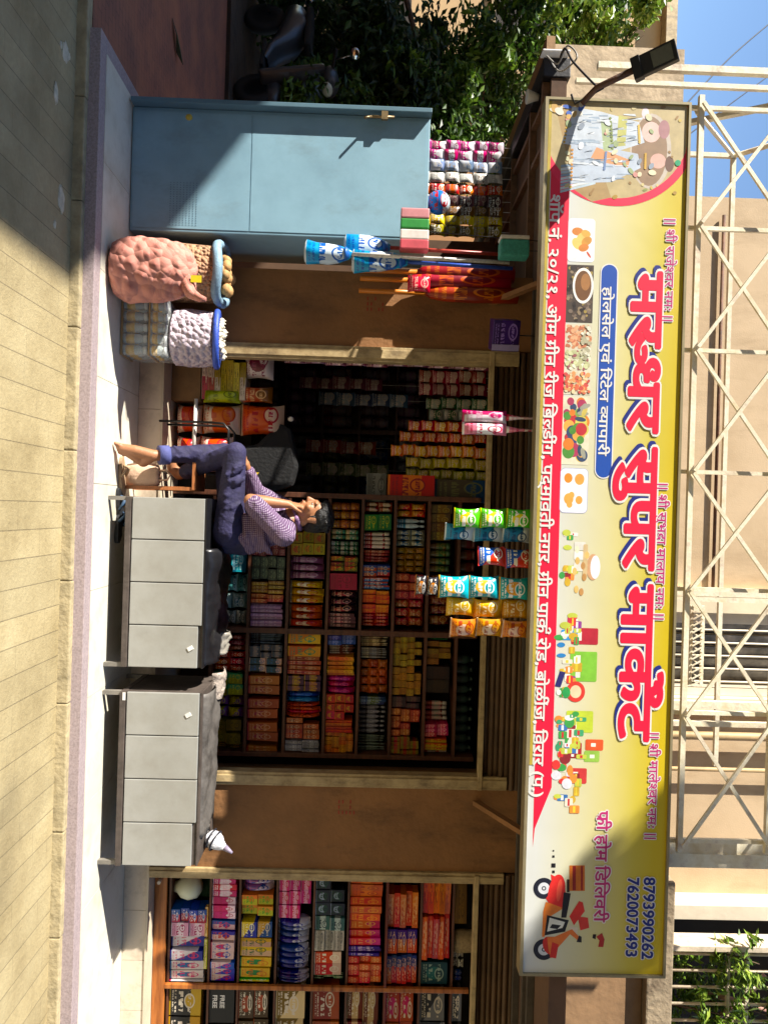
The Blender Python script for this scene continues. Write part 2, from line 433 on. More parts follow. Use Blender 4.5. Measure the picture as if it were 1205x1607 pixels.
dp.build('down_pipe', mat('cream_pipe', '#b09468', .6, .2, 6), shop)
# right wing: pilaster, balcony opening, parapet above the second shop
MB().box(3.04, 5.8, 2.9, 3.15, 6.0, 9).build('pilaster', mat('pale_pilaster', '#d3c6b0', .8, .08, 4, .1), shop)
conc = mat('raw_concrete', '#97866d', .95, .2, 6, .5, c2='#6f5f4b')
MB().box(2.53, 4.93, 2.81, 6, 5.2, 3.58).build('front_parapet', mat('stained_wall', '#8f6f4e', .9, .2, 3, .3), shop)
MB().box(2.40, 4.86, 3.585, 6, 5.4, 3.76).build('parapet_ledge', conc, shop, bevel=.012)
MB().box(3.14, 6.3, 3.6, 6, 6.5, 6).box(3.14, 5.4, 6, 6, 6.5, 6.2).build('balcony_back', dark, shop)
# ------------------------------------------------------------------ wooden shelving in the main shop
wood = mat('rack_wood', '#5b3420', .5, .35, 4, .15, stretch=(1, 1, 8))
YR = 5.2
SHZ = [.59, .846, 1.115, 1.393, 1.626, 1.855, 2.093, 2.308]
XA0, XM0, XM1, XB1 = -.085, .835, .872, 1.735
rk = thing('shelf_rack', 'tall dark wooden shelf rack filled with packets behind the grey benches', 'shelving', (0.8, 5.4, .285))
f_ = MB()
for x0, x1 in ((XA0 - .035, XA0), (XM0, XM1), (XB1 - .03, XB1)): f_.box(x0, YR - .02, .286, x1, YR + .3, 2.44)
f_.build('upright', wood, rk, bevel=.003)
for z in SHZ[:-1] + [SHZ[-1]]:
    s_ = MB().box(XA0, YR - .015, z - .022, XM0, YR + .3, z - .002).box(XM1, YR - .015, z - .022, XB1 - .03, YR + .3, z - .002)
    s_.build('shelf', wood, rk)
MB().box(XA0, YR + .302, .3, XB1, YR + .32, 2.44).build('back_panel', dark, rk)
# counter rack of second shop
Y2 = 5.05
S2Z = [.395, .668, .868, 1.12, 1.372, 1.606, 1.868, 2.105, 2.325]
X20, X2M, X2E = 2.45, 3.235, 4.6
owood = mat('orange_wood', '#a8642c', .35, .3, 3, .1, stretch=(1, 1, 10), c2='#6b3413')
r2 = thing('display_shelves', 'varnished wooden display shelves filled with wrapped packs in the second shop', 'shelving', (3.2, 5.3, .285))
f2 = MB()
f2.box(X20, Y2 - .03, .287, X2E, Y2 - .002, .37).box(X2M, Y2 - .03, .37, X2M + .03, Y2 - .002, 2.43)
f2.box(X20 - .002, Y2, .287, X20 + .012, Y2 + .32, 2.43).box(X2E - .02, Y2, .287, X2E, Y2 + .32, 2.43)
f2.build('frame', owood, r2, bevel=.004)
MB().box(X20, Y2 - .03, 1.853, X2M, Y2 - .004, 1.868).box(X2M + .03, Y2 - .03, 1.853, X2E, Y2 - .004, 1.868).build('rail', mat('red_wood', '#6b2d20', .4, .2, 6), r2)
for z in S2Z:
    MB().box(X20 + .013, Y2, z - .016, X2E - .021, Y2 + .3, z - .002).build('shelf', wood, r2)
MB().box(X20, Y2 + .321, .3, X2E, Y2 + .34, 2.44).build('back_panel', dark, r2)
kn = MB().tube([(2.52, Y2 - .03, .325), (2.52, Y2 - .09, .33)], .012, 8); kn.build('knob', mat('pale_knob', '#cdbfae', .4), r2)
# ------------------------------------------------------------------ lettering (built-in Devanagari shapes, joined by hand)
FT = bpy.data.curves.new('lettering', 'FONT'); FT.size = 1.0
FO = bpy.data.objects.new('lettering', FT); COL.objects.link(FO)
def _mesh(ch, off=0.):
    FT.body = ch; FT.offset = off; FT.resolution_u = 4
    bpy.context.view_layer.update()
    ev = FO.evaluated_get(bpy.context.evaluated_depsgraph_get()); m = ev.to_mesh()
    r = ([v.co.copy() for v in m.vertices], [list(p.vertices) for p in m.polygons]); ev.to_mesh_clear()
    return r
_adv = {}
def adv(ch):
    if ch not in _adv:
        if ch == ' ': _adv[ch] = .3
        else:
            v, _ = _mesh(ch + 'म'); v2, _ = _mesh('म')
            _adv[ch] = max(p.x for p in v) - max(p.x for p in v2)
    return _adv[ch]
def _clip(vs, fs, xmax):
    bm = bmesh.new(); bv = [bm.verts.new(v) for v in vs]
    for f in fs:
        try: bm.faces.new([bv[i] for i in f])
        except ValueError: pass
    bmesh.ops.bisect_plane(bm, geom=bm.verts[:] + bm.edges[:] + bm.faces[:], plane_co=(xmax, 0, 0), plane_no=(1, 0, 0), clear_outer=True)
    bm.verts.index_update()
    r = ([v.co.copy() for v in bm.verts], [[v.index for v in f.verts] for f in bm.faces]); bm.free()
    return r
def setline(s, off=0.):
    """~c half form of c, ^ a ra stroke under the last letter, ` a reph over it"""
    V, Fc = [], []; x = 0.; half = False; last = 0.; G = [0]; prev = ''
    def put(vs, fs, dx):
        G[0] += 1
        k = len(V); V.extend([(p.x + dx, p.y, G[0] % 4) for p in vs]); Fc.extend([[i + k for i in f] for f in fs])
    for ch in s:
        if ch == '~': half = True; continue
        if ch == '^':
            a = .035 + off; q = [(x - .24, .30 + a), (x - .30, .27 - a), (x - .52, .05 - a), (x - .47, .05 + a * 1.6)]
            G[0] += 1; k = len(V); V.extend([(p[0], p[1], G[0] % 4) for p in q]); Fc.append([k, k + 3, k + 2, k + 1]); continue
        if ch == '`':
            a = .034 + off; pts = [(x - .12 + .13 * math.cos(t), .76 + .10 * math.sin(t)) for t in [math.pi * (1.05 - .17 * i) for i in range(9)]]
            pts = [(x - .17, .62)] + pts[1:] if False else pts
            for i in range(len(pts) - 1):
                (ax, ay), (bx, by) = pts[i], pts[i + 1]; L = math.hypot(bx - ax, by - ay); nx, ny = -(by - ay) / L * a, (bx - ax) / L * a
                k = len(V); V.extend([(ax - nx, ay - ny, 4 + i % 2), (bx - nx, by - ny, 4 + i % 2), (bx + nx, by + ny, 4 + i % 2), (ax + nx, ay + ny, 4 + i % 2)]); Fc.append([k, k + 1, k + 2, k + 3])
            continue
        if ch == ' ': x += .26; continue
        vs, fs = _mesh(ch, off)
        if half:
            c = adv(ch) - .17; vs, fs = _clip(vs, fs, c + .01); put(vs, fs, x); x += c; half = False
        elif ch == 'ु' and prev == 'र':
            put([Vector((p.x * .8, p.y * .8 + .33, 0)) for p in vs], fs, x + .22); x += .16
        else:
            put(vs, fs, x); last = x; x += adv(ch)
        prev = ch
    return V, Fc, x

YS = 3.9
SX0, SX1, SZ0, SZ1 = P(850, 157, YS).x, P(850, 1526, YS).x, P(840, 843, YS).z, P(1059, 843, YS).z
def sxz(px, py):
    p = P(px, py, YS); return p.x, p.z
LAYER = [0]
def ylay():
    LAYER[0] += 1; return YS - .0006 - LAYER[0] * .00001
def stroke(mb, V, Fc, fx, fz, rad, mi, y):
    """thicken flat letters: copies pushed out by rad all round, each a hair nearer the front"""
    n = 1 if rad < .001 else 8 if rad < .03 else 14
    step = .000008
    for k in range(n):
        a = 2 * math.pi * k / n; ox, oz = (rad * math.cos(a), rad * math.sin(a)) if n > 1 else (0, 0)
        mb.add([(fx(p[0] + ox), y - step * (k * 7 + (p[2] if len(p) > 2 else 0)), fz(p[1] + oz)) for p in V], [f[::-1] for f in Fc], mi)
def text(mb, s, xa, xb, z0, h, off, mi, y, dx=0., dz=0.):
    """fit line s between xa and xb; headline at height h over z0"""
    V, Fc, wd = TL.setdefault(s, setline(s))
    kx = (xb - xa) / wd; kz = h / .622
    stroke(mb, V, Fc, lambda q: xa + q * kx + dx, lambda q: z0 + q * kz + dz, off, mi, y)
TL = {}
red = mat('sign_red', '#e01a3c', .45, .03); navy = mat('sign_navy', '#1c2a78', .45, .03); white = mat('sign_white', '#d9d5d0', .45, .03)
pink = mat('sign_magenta', '#b5286e', .45, .03); blue = mat('sign_blue', '#1d4aa0', .45, .03); yel = mat('sign_yellow', '#e6cf1c', .45, .03)
def flexmat():
    m = bpy.data.materials.new('sign_flex_print'); g = NT(m); tc = g.n('ShaderNodeTexCoord'); sep = g.n('ShaderNodeSeparateXYZ')
    g.l(tc.outputs['Generated'], sep.inputs[0]); z = sep.outputs[2]; x = sep.outputs[0]
    f = g.math('ADD', z, g.math('MULTIPLY', g.math('SUBTRACT', x, .75), .12))
    c = g.ramp(f, [(.08, lin('#c6c8c4')), (.3, lin('#c8c5a8')), (.55, lin('#c9bf80')), (.78, lin('#c2b240')), (.93, lin('#c2aa12'))])
    g.l(c, g.b.inputs['Base Color']); g.b.inputs['Roughness'].default_value = .5
    n = g.n('ShaderNodeTexNoise', Scale=1.7, Detail=3.); g.l(tc.outputs['Object'], n.inputs['Vector'])
    bp = g.n('ShaderNodeBump', Strength=.15, Distance=.05); g.l(n.outputs[0], bp.inputs['Height']); g.l(bp.outputs[0], g.b.inputs['Normal'])
    return m
sign = thing('shop_signboard', 'long yellow and white shop signboard with red Hindi lettering above the shop front', 'signboard', ((SX0 + SX1) / 2, YS, SZ0))
MB().box(SX0, YS, SZ0, SX1, YS + .06, SZ1).build('panel', flexmat(), sign)
fm = mat('sign_frame', '#9c9070', .4, .1, 10, metal=.4)
fb = MB().box(SX0 - .014, YS - .012, SZ0 - .018, SX1 + .014, YS + .075, SZ0 - .001).box(SX0 - .014, YS - .012, SZ1 + .001, SX1 + .014, YS + .075, SZ1 + .014)
fb.box(SX0 - .014, YS - .012, SZ0 - .0008, SX0 - .001, YS + .075, SZ1 + .0008).box(SX1 + .001, YS - .012, SZ0 - .0008, SX1 + .014, YS + .075, SZ1 + .0008)
fb.build('frame', fm, sign)
def clampS(pts): return [(min(max(x, SX0 + .002), SX1 - .002), min(max(z, SZ0 + .002), SZ1 - .002)) for x, z in pts]
class Flat(MB):
    def poly(s, pts, mi, y=None):
        y = ylay() if y is None else y
        pts = clampS(pts)
        A = sum(pts[i][0] * pts[(i + 1) % len(pts)][1] - pts[(i + 1) % len(pts)][0] * pts[i][1] for i in range(len(pts)))
        if A < 0: pts = pts[::-1]
        s.add([(x, y, z) for x, z in pts], [list(range(len(pts)))], mi); return s
    def ell(s, cx, cz, rx, rz, mi, rot=0., y=None, n=28):
        return s.poly([(cx + rx * math.cos(a) * math.cos(rot) - rz * math.sin(a) * math.sin(rot), cz + rx * math.cos(a) * math.sin(rot) + rz * math.sin(a) * math.cos(rot)) for a in [2 * math.pi * i / n for i in range(n)]], mi, y)
    def rect(s, x0, z0, x1, z1, mi, r=0., y=None):
        if r <= 0: return s.poly([(x0, z0), (x1, z0), (x1, z1), (x0, z1)], mi, y)
        pts = []
        for cx, cz, a0 in ((x1 - r, z0 + r, -90), (x1 - r, z1 - r, 0), (x0 + r, z1 - r, 90), (x0 + r, z0 + r, 180)):
            pts += [(cx + r * math.cos(R(a0 + k * 15)), cz + r * math.sin(R(a0 + k * 15))) for k in range(7)]
        return s.poly(pts, mi, y)
PAL = {}
def ink(hexc):
    if hexc not in PAL: PAL[hexc] = mat('ink_' + hexc[1:], hexc, .45, .12, 14)
    return PAL[hexc]
class Pic(Flat):
    """flat print: inks by colour"""
    def __init__(s): super().__init__(); s.inks = []; LAYER[0] = 20
    def c(s, h):
        if h not in s.inks: s.inks.append(h)
        return s.inks.index(h)
    def done(s, name, parent): return s.build(name, [ink(h) for h in s.inks], parent)
# red address strip with the tapering right end
zb, zt = SZ0 + .022, SZ0 + .125
f = Flat()
xr = sxz(850, 1330)[0]
f.poly([(SX0, zb), (xr, zb + .012), (xr - .1, zb + .02), (xr - .32, zt), (SX0, zt)], 0)
f.build('address_strip', red, sign)
MB().box(SX0 + .003, YS - .002, SZ0 + .003, sxz(830, 1200)[0], YS - .0003, SZ0 + .019).build('gold_border', mat('sign_gold', '#b09b3a', .5), sign)
# round picture at the left end: two plain robed figures in front of a pale disc
cx, cz = sxz(968, 195); cr = .435
f = Pic()
f.ell(cx, cz, cr, cr, f.c('#e5254a'), n=72)
r_ = cr - .042
f.ell(cx, cz, r_, r_, f.c('#b9a77a'), n=72)
base = ylay()
def fz(px): return sxz(px, 250)[1]
def fx(py): return sxz(960, py)[0]
f.poly([(SX0, SZ0 + .03), (fx(300), SZ0 + .15), (fx(318), fz(930)), (fx(310), fz(960)), (SX0, fz(905))], f.c('#a98d5e'))
f.ell(fx(235), fz(1020), .2, .11, f.c('#c2b6a8')); f.ell(fx(235), fz(1018), .185, .095, f.c('#94795f'))
for k in range(9):
    f.poly([(fx(262 + k * 5), fz(880)), (fx(266 + k * 5), fz(880)), (fx(258 + k * 4), fz(935)), (fx(254 + k * 4), fz(935))], f.c(['#8fa6b8', '#d8dfe2', '#b9c9d2'][k % 3]))
f.poly([(fx(170), fz(895)), (fx(228), fz(880)), (fx(240), fz(960)), (fx(222), fz(1010)), (fx(190), fz(1000)), (fx(176), fz(940))], f.c('#c3ccd6'))
f.poly([(fx(228), fz(895)), (fx(290), fz(895)), (fx(286), fz(960)), (fx(262), fz(1005)), (fx(240), fz(1000)), (fx(232), fz(950))], f.c('#b7c2d0'))
f.poly([(fx(232), fz(935)), (fx(252), fz(925)), (fx(262), fz(985)), (fx(250), fz(988))], f.c('#d59a6c'))
f.poly([(fx(188), fz(940)), (fx(238), fz(946)), (fx(236), fz(962)), (fx(190), fz(958))], f.c('#a5b58a'))
f.poly([(fx(180), fz(968)), (fx(230), fz(966)), (fx(228), fz(980)), (fx(184), fz(982))], f.c('#b9b86a'))
f.ell(fx(205), fz(1020), .055, .05, f.c('#dcb9ae')); f.ell(fx(200), fz(1040), .05, .03, f.c('#a87a7c'))
f.ell(fx(250), fz(1032), .04, .042, f.c('#d8aa9c')); f.ell(fx(254), fz(1050), .042, .024, f.c('#6f5244'))
f.ell(fx(176), fz(1010), .03, .02, f.c('#e2cdd2'))
for i in range(70):     # cloth folds
    k = random.random() < .5; u = random.uniform(178, 226) if k else random.uniform(238, 284); px = random.uniform(888, 985); L = random.uniform(10, 34)
    f.poly([(fx(u), fz(px)), (fx(u + 1.6), fz(px)), (fx(u + random.uniform(-5, 5)), fz(px + L)), (fx(u - .6), fz(px + L * .9))], f.c(random.choice(['#9aabbd', '#dfe5ea', '#a9b9c9', '#cfd6dc', '#8fa0b4'])))
for i in range(60):     # leafy and golden ground behind the figures
    u = random.uniform(158, 312); px = random.uniform(870, 1065)
    if 176 < u < 286 and px < 1045: continue
    f.ell(fx(u), fz(px), random.uniform(.006, .016), random.uniform(.005, .012), f.c(random.choice(['#c9b05a', '#a8883a', '#8f9a5a', '#d0c08a', '#9a7a4a', '#b9a86a'])), random.uniform(0, 3), n=10)
for u0, px0, u1, px1, h in ((182, 890, 226, 884, '#c9a23a'), (238, 897, 284, 897, '#c58a3a'), (186, 955, 232, 960, '#7f8f4a'), (240, 950, 266, 948, '#6f86b0'), (196, 1000, 222, 1002, '#d0b050'), (240, 1012, 262, 1012, '#c9a040')):
    for k in range(9):
        t = k / 8; f.ell(fx(u0 + (u1 - u0) * t), fz(px0 + (px1 - px0) * t), .007, .007, f.c(h), n=8)
for i in range(26):
    f.ell(random.uniform(fx(175), fx(285)), random.uniform(fz(885), fz(1035)), random.uniform(.008, .022), random.uniform(.006, .016), f.c(random.choice(['#c9c8a4', '#dfe4ea', '#c98f86', '#8f9aa8', '#e0cfae', '#9aa97c'])), random.uniform(0, 3))
for i in range(14):
    f.ell(random.uniform(SX0 + .01, fx(190)), random.uniform(SZ0 + .03, SZ0 + .2), random.uniform(.01, .03), random.uniform(.008, .018), f.c(random.choice(['#caa25a', '#cfc9b6', '#b98a80', '#3f63b5', '#d9d4c6'])), random.uniform(0, 3))
f.ell(fx(252), fz(1063), .016, .016, f.c('#1f9a6a'))
f.done('round_picture', sign)
# photo tiles
def tile_bounds(u0, u1, x0=884, x1=926):
    um = (u0 + u1) / 2; xs = x0 - .03 * (um - 600), x1 - .03 * (um - 600)
    a = sxz(xs[0], u0); b = sxz(xs[1], u1); c0 = sxz(xs[0], um)[1]; c1 = sxz(xs[1], um)[1]
    return a[0], c0, b[0], c1
def scatter(f, x0, z0, x1, z1, n, r, cols, jz=1.):
    for i in range(n):
        q = random.uniform(.7, 1.3) * r
        f.ell(random.uniform(x0 + q, x1 - q), random.uniform(z0 + q * .8, z1 - q * .8), q, q * random.uniform(.6, .95), f.c(random.choice(cols)), random.uniform(0, 3), n=10)
f = Pic(); x0, z0, x1, z1 = tile_bounds(342, 412); f.rect(x0, z0, x1, z1, f.c('#e4e6ea'), .02)
for dx, dz, r in ((.07, .05, .03), (.1, .075, .032), (.135, .05, .034), (.08, .095, .026), (.12, .1, .03), (.155, .085, .028)):
    f.ell(x0 + dx, z0 + dz, r, r * .72, f.c(random.choice(['#c98f3c', '#d9a94e', '#cc7f38', '#dcc06a'])), random.uniform(0, 3))
f.ell(x1 - .04, z1 - .03, .02, .006, f.c('#c0563a'), .6); f.done('photo_tile', sign)
f = Pic(); x0, z0, x1, z1 = tile_bounds(415, 507); f.rect(x0, z0, x1, z1, f.c('#4b4038'))
scatter(f, x0, z0, x1, z1, 90, .012, ['#2c2420', '#5c4c40', '#77675a', '#8d7b62', '#38302c', '#a08a4a'])
f.ell(x0 + .11, z0 + .088, .095, .056, f.c('#e8e4dc')); f.ell(x0 + .11, z0 + .088, .08, .044, f.c('#6f4a2a')); f.ell(x0 + .09, z0 + .1, .045, .025, f.c('#a06f40'))
f.done('photo_tile', sign)
f = Pic(); x0, z0, x1, z1 = tile_bounds(508, 620); f.rect(x0, z0, x1, z1, f.c('#cfc7ae'))
for a, b_, cols in ((0, .36, ['#c98a62', '#d8a47c', '#b96f50']), (.36, .66, ['#cbcf9e', '#dfe0c6', '#b7b88a', '#9a5a5e']), (.66, 1, ['#cf6a4a', '#dc9a62', '#e0cba0', '#c24f48'])):
    xa, xb = x0 + (x1 - x0) * a, x0 + (x1 - x0) * b_
    scatter(f, xa, z0, xb, z1, 90, .011, cols)
scatter(f, x0, z0 + .08, x0 + .2, z1, 40, .01, ['#e2dfca', '#c9c4a8', '#a9a488']); f.done('photo_tile', sign)
f = Pic(); x0, z0, x1, z1 = tile_bounds(622, 730); f.rect(x0, z0, x1, z1, f.c('#d6cfb4'))
for i in range(34):
    r = random.uniform(.018, .04); xx = random.uniform(x0 + r, x1 - r); zz = random.uniform(z0 + r, z0 + .11)
    f.ell(xx, zz, r, r * .9, f.c(random.choice(['#dcb52a', '#d87a2e', '#b8323a', '#4f8a3a', '#7a9a4a', '#c9bf5a', '#394a6a', '#dba24a', '#a83a5a'])), 0)
for i in range(8):
    xx = random.uniform(x0 + .05, x1 - .05); f.ell(xx, random.uniform(z0 + .09, z1 - .02), .03, .012, f.c(random.choice(['#39465f', '#c9b45a', '#9a9a8a'])), random.uniform(0, 3))
f.done('photo_tile', sign)
f = Pic(); x0, z0, x1, z1 = tile_bounds(735, 805); f.rect(x0 - .003, z0 - .003, x1 + .003, z1 + .003, f.c('#9fa6c8'), .024); f.rect(x0, z0, x1, z1, f.c('#e9e6ea'), .022)
for dx, dz, r in ((.05, .04, .026), (.055, .1, .03), (.16, .045, .03), (.165, .1, .022), (.19, .05, .018), (.14, .06, .018)):
    f.ell(x0 + dx, z0 + dz, r, r * .85, f.c(random.choice(['#dc8a2c', '#d87418', '#e3a04a'])))
f.done('photo_tile', sign)
# grocery clusters
def cluster(u0, u1, x0, x1, items, cols, big=()):
    f = Pic(); 
    for (a, b_, c_, d_, h) in big:
        p = sxz(c_, a); q = sxz(d_, b_); m_ = (a + b_) / 2; f.rect(p[0], sxz(c_, m_)[1], q[0], sxz(d_, m_)[1], f.c(h), .008)
        f.rect(p[0] + .02, sxz(c_, m_)[1] + .03, q[0] - .02, sxz(c_, m_)[1] + .055, f.c('#e6e0d2'))
    for i in range(items):
        u = random.uniform(u0, u1); xx = random.uniform(x0, x1 - 8) - .03 * (u - (u0 + u1) / 2); wdt = random.uniform(.018, .05); ht = random.uniform(.025, .06)
        p = sxz(xx, u); h = random.choice(cols)
        if random.random() < .6: f.rect(p[0], p[1], p[0] + wdt, p[1] + ht, f.c(h), .006); f.rect(p[0] + .004, p[1] + ht * .35, p[0] + wdt - .004, p[1] + ht * .6, f.c(random.choice(['#e8e4d8', '#d8c23a', '#c22f34'])))
        else: f.ell(p[0], p[1], wdt * .6, ht * .5, f.c(h), 0)
    return f
warm = ['#d63a36', '#c9a432', '#3f9a4a', '#dcd6c4', '#e08a3a', '#b9c24a', '#8a2a30', '#e8e6de']
f = cluster(835, 915, 882, 900, 12, warm, ())
p = sxz(898, 850)
for a, b_, h in ((.0, .03, '#d3d0c6'), (.05, .05, '#e2e0da'), (.11, .02, '#d8d4c8')): f.rect(p[0] + a, p[1] + .01, p[0] + a + .045, p[1] + .04 + b_, f.c(h), .005)
p = sxz(930, 890); f.ell(p[0], p[1] + .0, .07, .035, f.c('#c79a72'), 0); f.ell(p[0], p[1] + .012, .062, .026, f.c('#e6e8f0')); f.rect(p[0] - .12, p[1] - .055, p[0] + .06, p[1] - .03, f.c('#c9b083'), .008)
for i in range(8): f.ell(p[0] + random.uniform(-.12, .15), p[1] - random.uniform(.03, .1), .02, .012, f.c(random.choice(['#b98a52', '#d9b46a', '#e3d9bd', '#c98a6a'])))
f.done('grocery_print', sign)
f = cluster(962, 1100, 876, 908, 34, warm + ['#2f7fc0', '#8a3a8c'], ((985, 1012, 896, 938, '#b52a3a'), (965, 985, 890, 905, '#c63a5a'), (1022, 1070, 894, 936, '#7dbb3c'), (988, 1005, 880, 906, '#3a8fd0')))
p = sxz(888, 1085); f.ell(p[0], p[1] + .05, .055, .05, f.c('#cf3a30')); f.ell(p[0], p[1] + .05, .034, .03, f.c('#e0c6a0')); f.ell(p[0] + .005, p[1], .03, .022, f.c('#2f9a52'))
p = sxz(878, 1062); f.poly([(p[0] - .03, p[1]), (p[0] + .05, p[1] - .025), (p[0] + .055, p[1] + .005), (p[0] - .025, p[1] + .03)], f.c('#2c2a6a'))
f.done('grocery_print', sign)
f = cluster(1112, 1265, 872, 912, 56, warm + ['#3f9a6a', '#3a6fae', '#d8d8e0'], ((1115, 1150, 888, 930, '#b8c83a'), (1160, 1178, 918, 946, '#d8572c'), (1178, 1196, 916, 940, '#8fb84a'), (1165, 1190, 890, 912, '#a8282e'), (1205, 1230, 890, 920, '#c43a3a')))
f.done('grocery_print', sign)
# blue pill with white line
f = Flat(); a = sxz(940, 415); b_ = sxz(958, 750)
zc = sxz(951, 580)[1]; f.rect(a[0] - .006, zc - .048, b_[0] + .006, zc + .048, 1, .048); f.rect(a[0], zc - .042, b_[0], zc + .042, 0, .042)
f.build('blue_band', [blue, white], sign)
def line(name, s, u0, u1, px, h, layers):
    xa = sxz(px, u0)[0]; xb = sxz(px, u1)[0]; z0 = sxz(px, (u0 + u1) / 2)[1]; mats = []; mb = MB()
    for i, (m, off, dx, dz) in enumerate(layers):
        if m not in mats: mats.append(m)
        text(mb, s, xa, xb, z0, h, off, mats.index(m), YS - .0026 - .0011 * i, dx, dz)
    return mb.build(name, mats, sign)
line('pill_lettering', 'होलसेल एवं िरटेल ~वयापारी', 450, 715, 942, .042, [(white, .018, 0, 0)])
line('address_lettering', 'शॉप नं. २०/२१, ओम ग^ीन रीज िब~लडींग, पद्मावती नगर, ग^ीन पाक` रोड, बोळींज, िवरार (प.)', 304, 1252, 849, .05, [(white, .02, 0, 0)])
line('title_lettering', 'मरुधर सुपर माके`ट', 428, 1158, 981, .155, [(navy, .05, -.026, -.014), (white, .07, 0, 0), (red, .035, 0, 0)])
line('small_lettering', '|| श^ी राजे~शवर नमः ||', 342, 506, 1043, .042, [(white, .075, 0, 0), (pink, .012, 0, 0)])
line('small_lettering', '|| श^ी सुभद^ा मालाय नमः ||', 757, 974, 1030, .042, [(white, .075, 0, 0), (pink, .012, 0, 0)])
line('small_lettering', '|| श^ी माले~शवर नमः ||', 1148, 1318, 1017, .042, [(white, .075, 0, 0), (pink, .012, 0, 0)])
line('delivery_lettering', 'फ^ी होम िडिलवरी', 1272, 1446, 934, .055, [(white, .08, 0, 0), (pink, .02, 0, 0)])
def digits(s, u0, u1, px, h):
    xa = sxz(px, u0)[0]; xb = sxz(px, u1)[0]; z0 = sxz(px, (u0 + u1) / 2)[1]; mb = MB(); v, fs = _mesh(s); wd = max(p.x for p in v); kx = (xb - xa) / wd
    for i, off in enumerate((.085, .028)):
        stroke(mb, [(p.x, p.y) for p in v], fs, lambda q: xa + q * kx, lambda q: z0 + q * h / .69, off, i, YS - .0026 - .0011 * i)
    mb.build('phone_lettering', [white, navy], sign)
digits('8793990262', 1376, 1504, 1008, .058); digits('7620073493', 1376, 1500, 983, .058)
# printed delivery scooter
f = Pic()
def SP(px, py): return sxz(px, py)
def pl(pts, h): f.poly([SP(*p) for p in pts], f.c(h))
for u, px in ((1394, 853), (1490, 853)):
    c = SP(px, u); f.ell(c[0], c[1], .056, .056, f.c('#1b1d2c')); f.ell(c[0], c[1], .031, .031, f.c('#c9ccd2')); f.ell(c[0], c[1], .012, .012, f.c('#3a3c48')); f.ell(c[0], c[1], .006, .006, f.c('#d4d4d8'))
pl([(864, 1372), (884, 1382), (887, 1400), (882, 1425), (866, 1425), (856, 1410), (866, 1395)], '#cf2a26')
c = SP(873, 1400); f.ell(c[0], c[1], .095, .045, f.c('#cf2a26'), -.12); f.ell(c[0] - .01, c[1] + .014, .06, .014, f.c('#e0503c'), -.1); c = SP(862, 1484); f.ell(c[0], c[1], .05, .035, f.c('#c22820'), .4)
pl([(856, 1415), (884, 1425), (860, 1440), (854, 1470), (850, 1470), (852, 1430)], '#d8762a')
pl([(884, 1400), (895, 1402), (892, 1420), (888, 1440), (880, 1440)], '#1d1a22')
pl([(858, 1436), (892, 1444), (886, 1462), (854, 1468)], '#17181e'); pl([(862, 1440), (886, 1447), (882, 1456), (858, 1462)], '#d9d9cf'); pl([(866, 1450), (880, 1452), (874, 1458), (862, 1456)], '#1d1d22')
pl([(893, 1438), (908, 1414), (914, 1416), (917, 1430), (900, 1452)], '#cf3128'); pl([(906, 1438), (922, 1440), (924, 1456), (910, 1460)], '#c9382e'); pl([(892, 1452), (906, 1456), (904, 1470), (896, 1466)], '#d8cbb4')
pl([(858, 1470), (870, 1470), (897, 1458), (912, 1474), (908, 1477), (894, 1466), (876, 1486), (864, 1504), (860, 1490)], '#d8702c'); pl([(866, 1478), (876, 1482), (872, 1504), (862, 1502)], '#c22820')
pl([(908, 1468), (912, 1470), (912, 1479), (904, 1478)], '#1d1a20')
pl([(893, 1358), (917, 1358), (917, 1398), (893, 1398)], '#c66a20'); pl([(898, 1359), (903, 1359), (903, 1397), (898, 1397)], '#8f1f1c'); pl([(911, 1359), (914, 1359), (914, 1397), (911, 1397)], '#8f1f1c'); pl([(889, 1380), (893, 1380), (893, 1400), (889, 1400)], '#2a1d1a')
pl([(935, 1470), (944, 1464), (948, 1474), (946, 1486), (938, 1486), (940, 1476)], '#a82822'); pl([(930, 1466), (935, 1466), (934, 1474), (929, 1472)], '#20161a')
for px, u, r in ((868, 1358, .011), (868, 1344, .006), (868, 1335, .004), (868, 1368, .007)): c = SP(px, u); f.rect(c[0] - r, c[1] - r, c[0] + r, c[1] + r, f.c('#1c1b1e'))
f.done('scooter_print', sign)
bpy.data.objects.remove(FO); 

# ------------------------------------------------------------------ flood lamp on its arm at the sign's upper left corner
lampm = mat('lamp_black', '#1d1b1c', .45, .2, 10, .1)
pj = P(936, 138, 3.84); ph = Vector((-2.2, 3.65, 3.02))
lamp = thing('flood_lamp', 'small black flood lamp on a rusty arm at the signboard corner', 'lamp', pj)
rust = mat('rusty_arm', '#5a3a28', .6, .35, 25, .3)
e1 = P(998, 108, 3.70)
MB().tube([pj + Vector((.05, .06, -.06)), pj, e1], .017, 10).build('arm', rust, lamp)
d = (P(1062, 78, 3.60) - P(1004, 106, 3.69)).normalized(); c = (P(1062, 78, 3.60) + P(1004, 106, 3.69)) / 2
n = Vector((.25, -.75, -.62)); n = (n - d * n.dot(d)).normalized(); t = d.cross(n).normalized()
L = (P(1062, 78, 3.60) - P(1004, 106, 3.69)).length / 2
hd = MB().obox(c, d * L, t * .05, n * .022); hd.obox(c - d * (L + .014), d * .022, t * .054, n * .03)
for i in range(6): hd.obox(c + d * (-L + .03 + i * .018) - n * .028, d * .004, t * .045, n * .008)
ho = hd.build('head', lampm, lamp, bevel=.008)
MB().obox(c + d * .02 + n * .0235, d * (L - .04), t * .038, n * .002).build('lens', mat('lamp_glass', '#5f5f52', .25, .1, 30), ho)
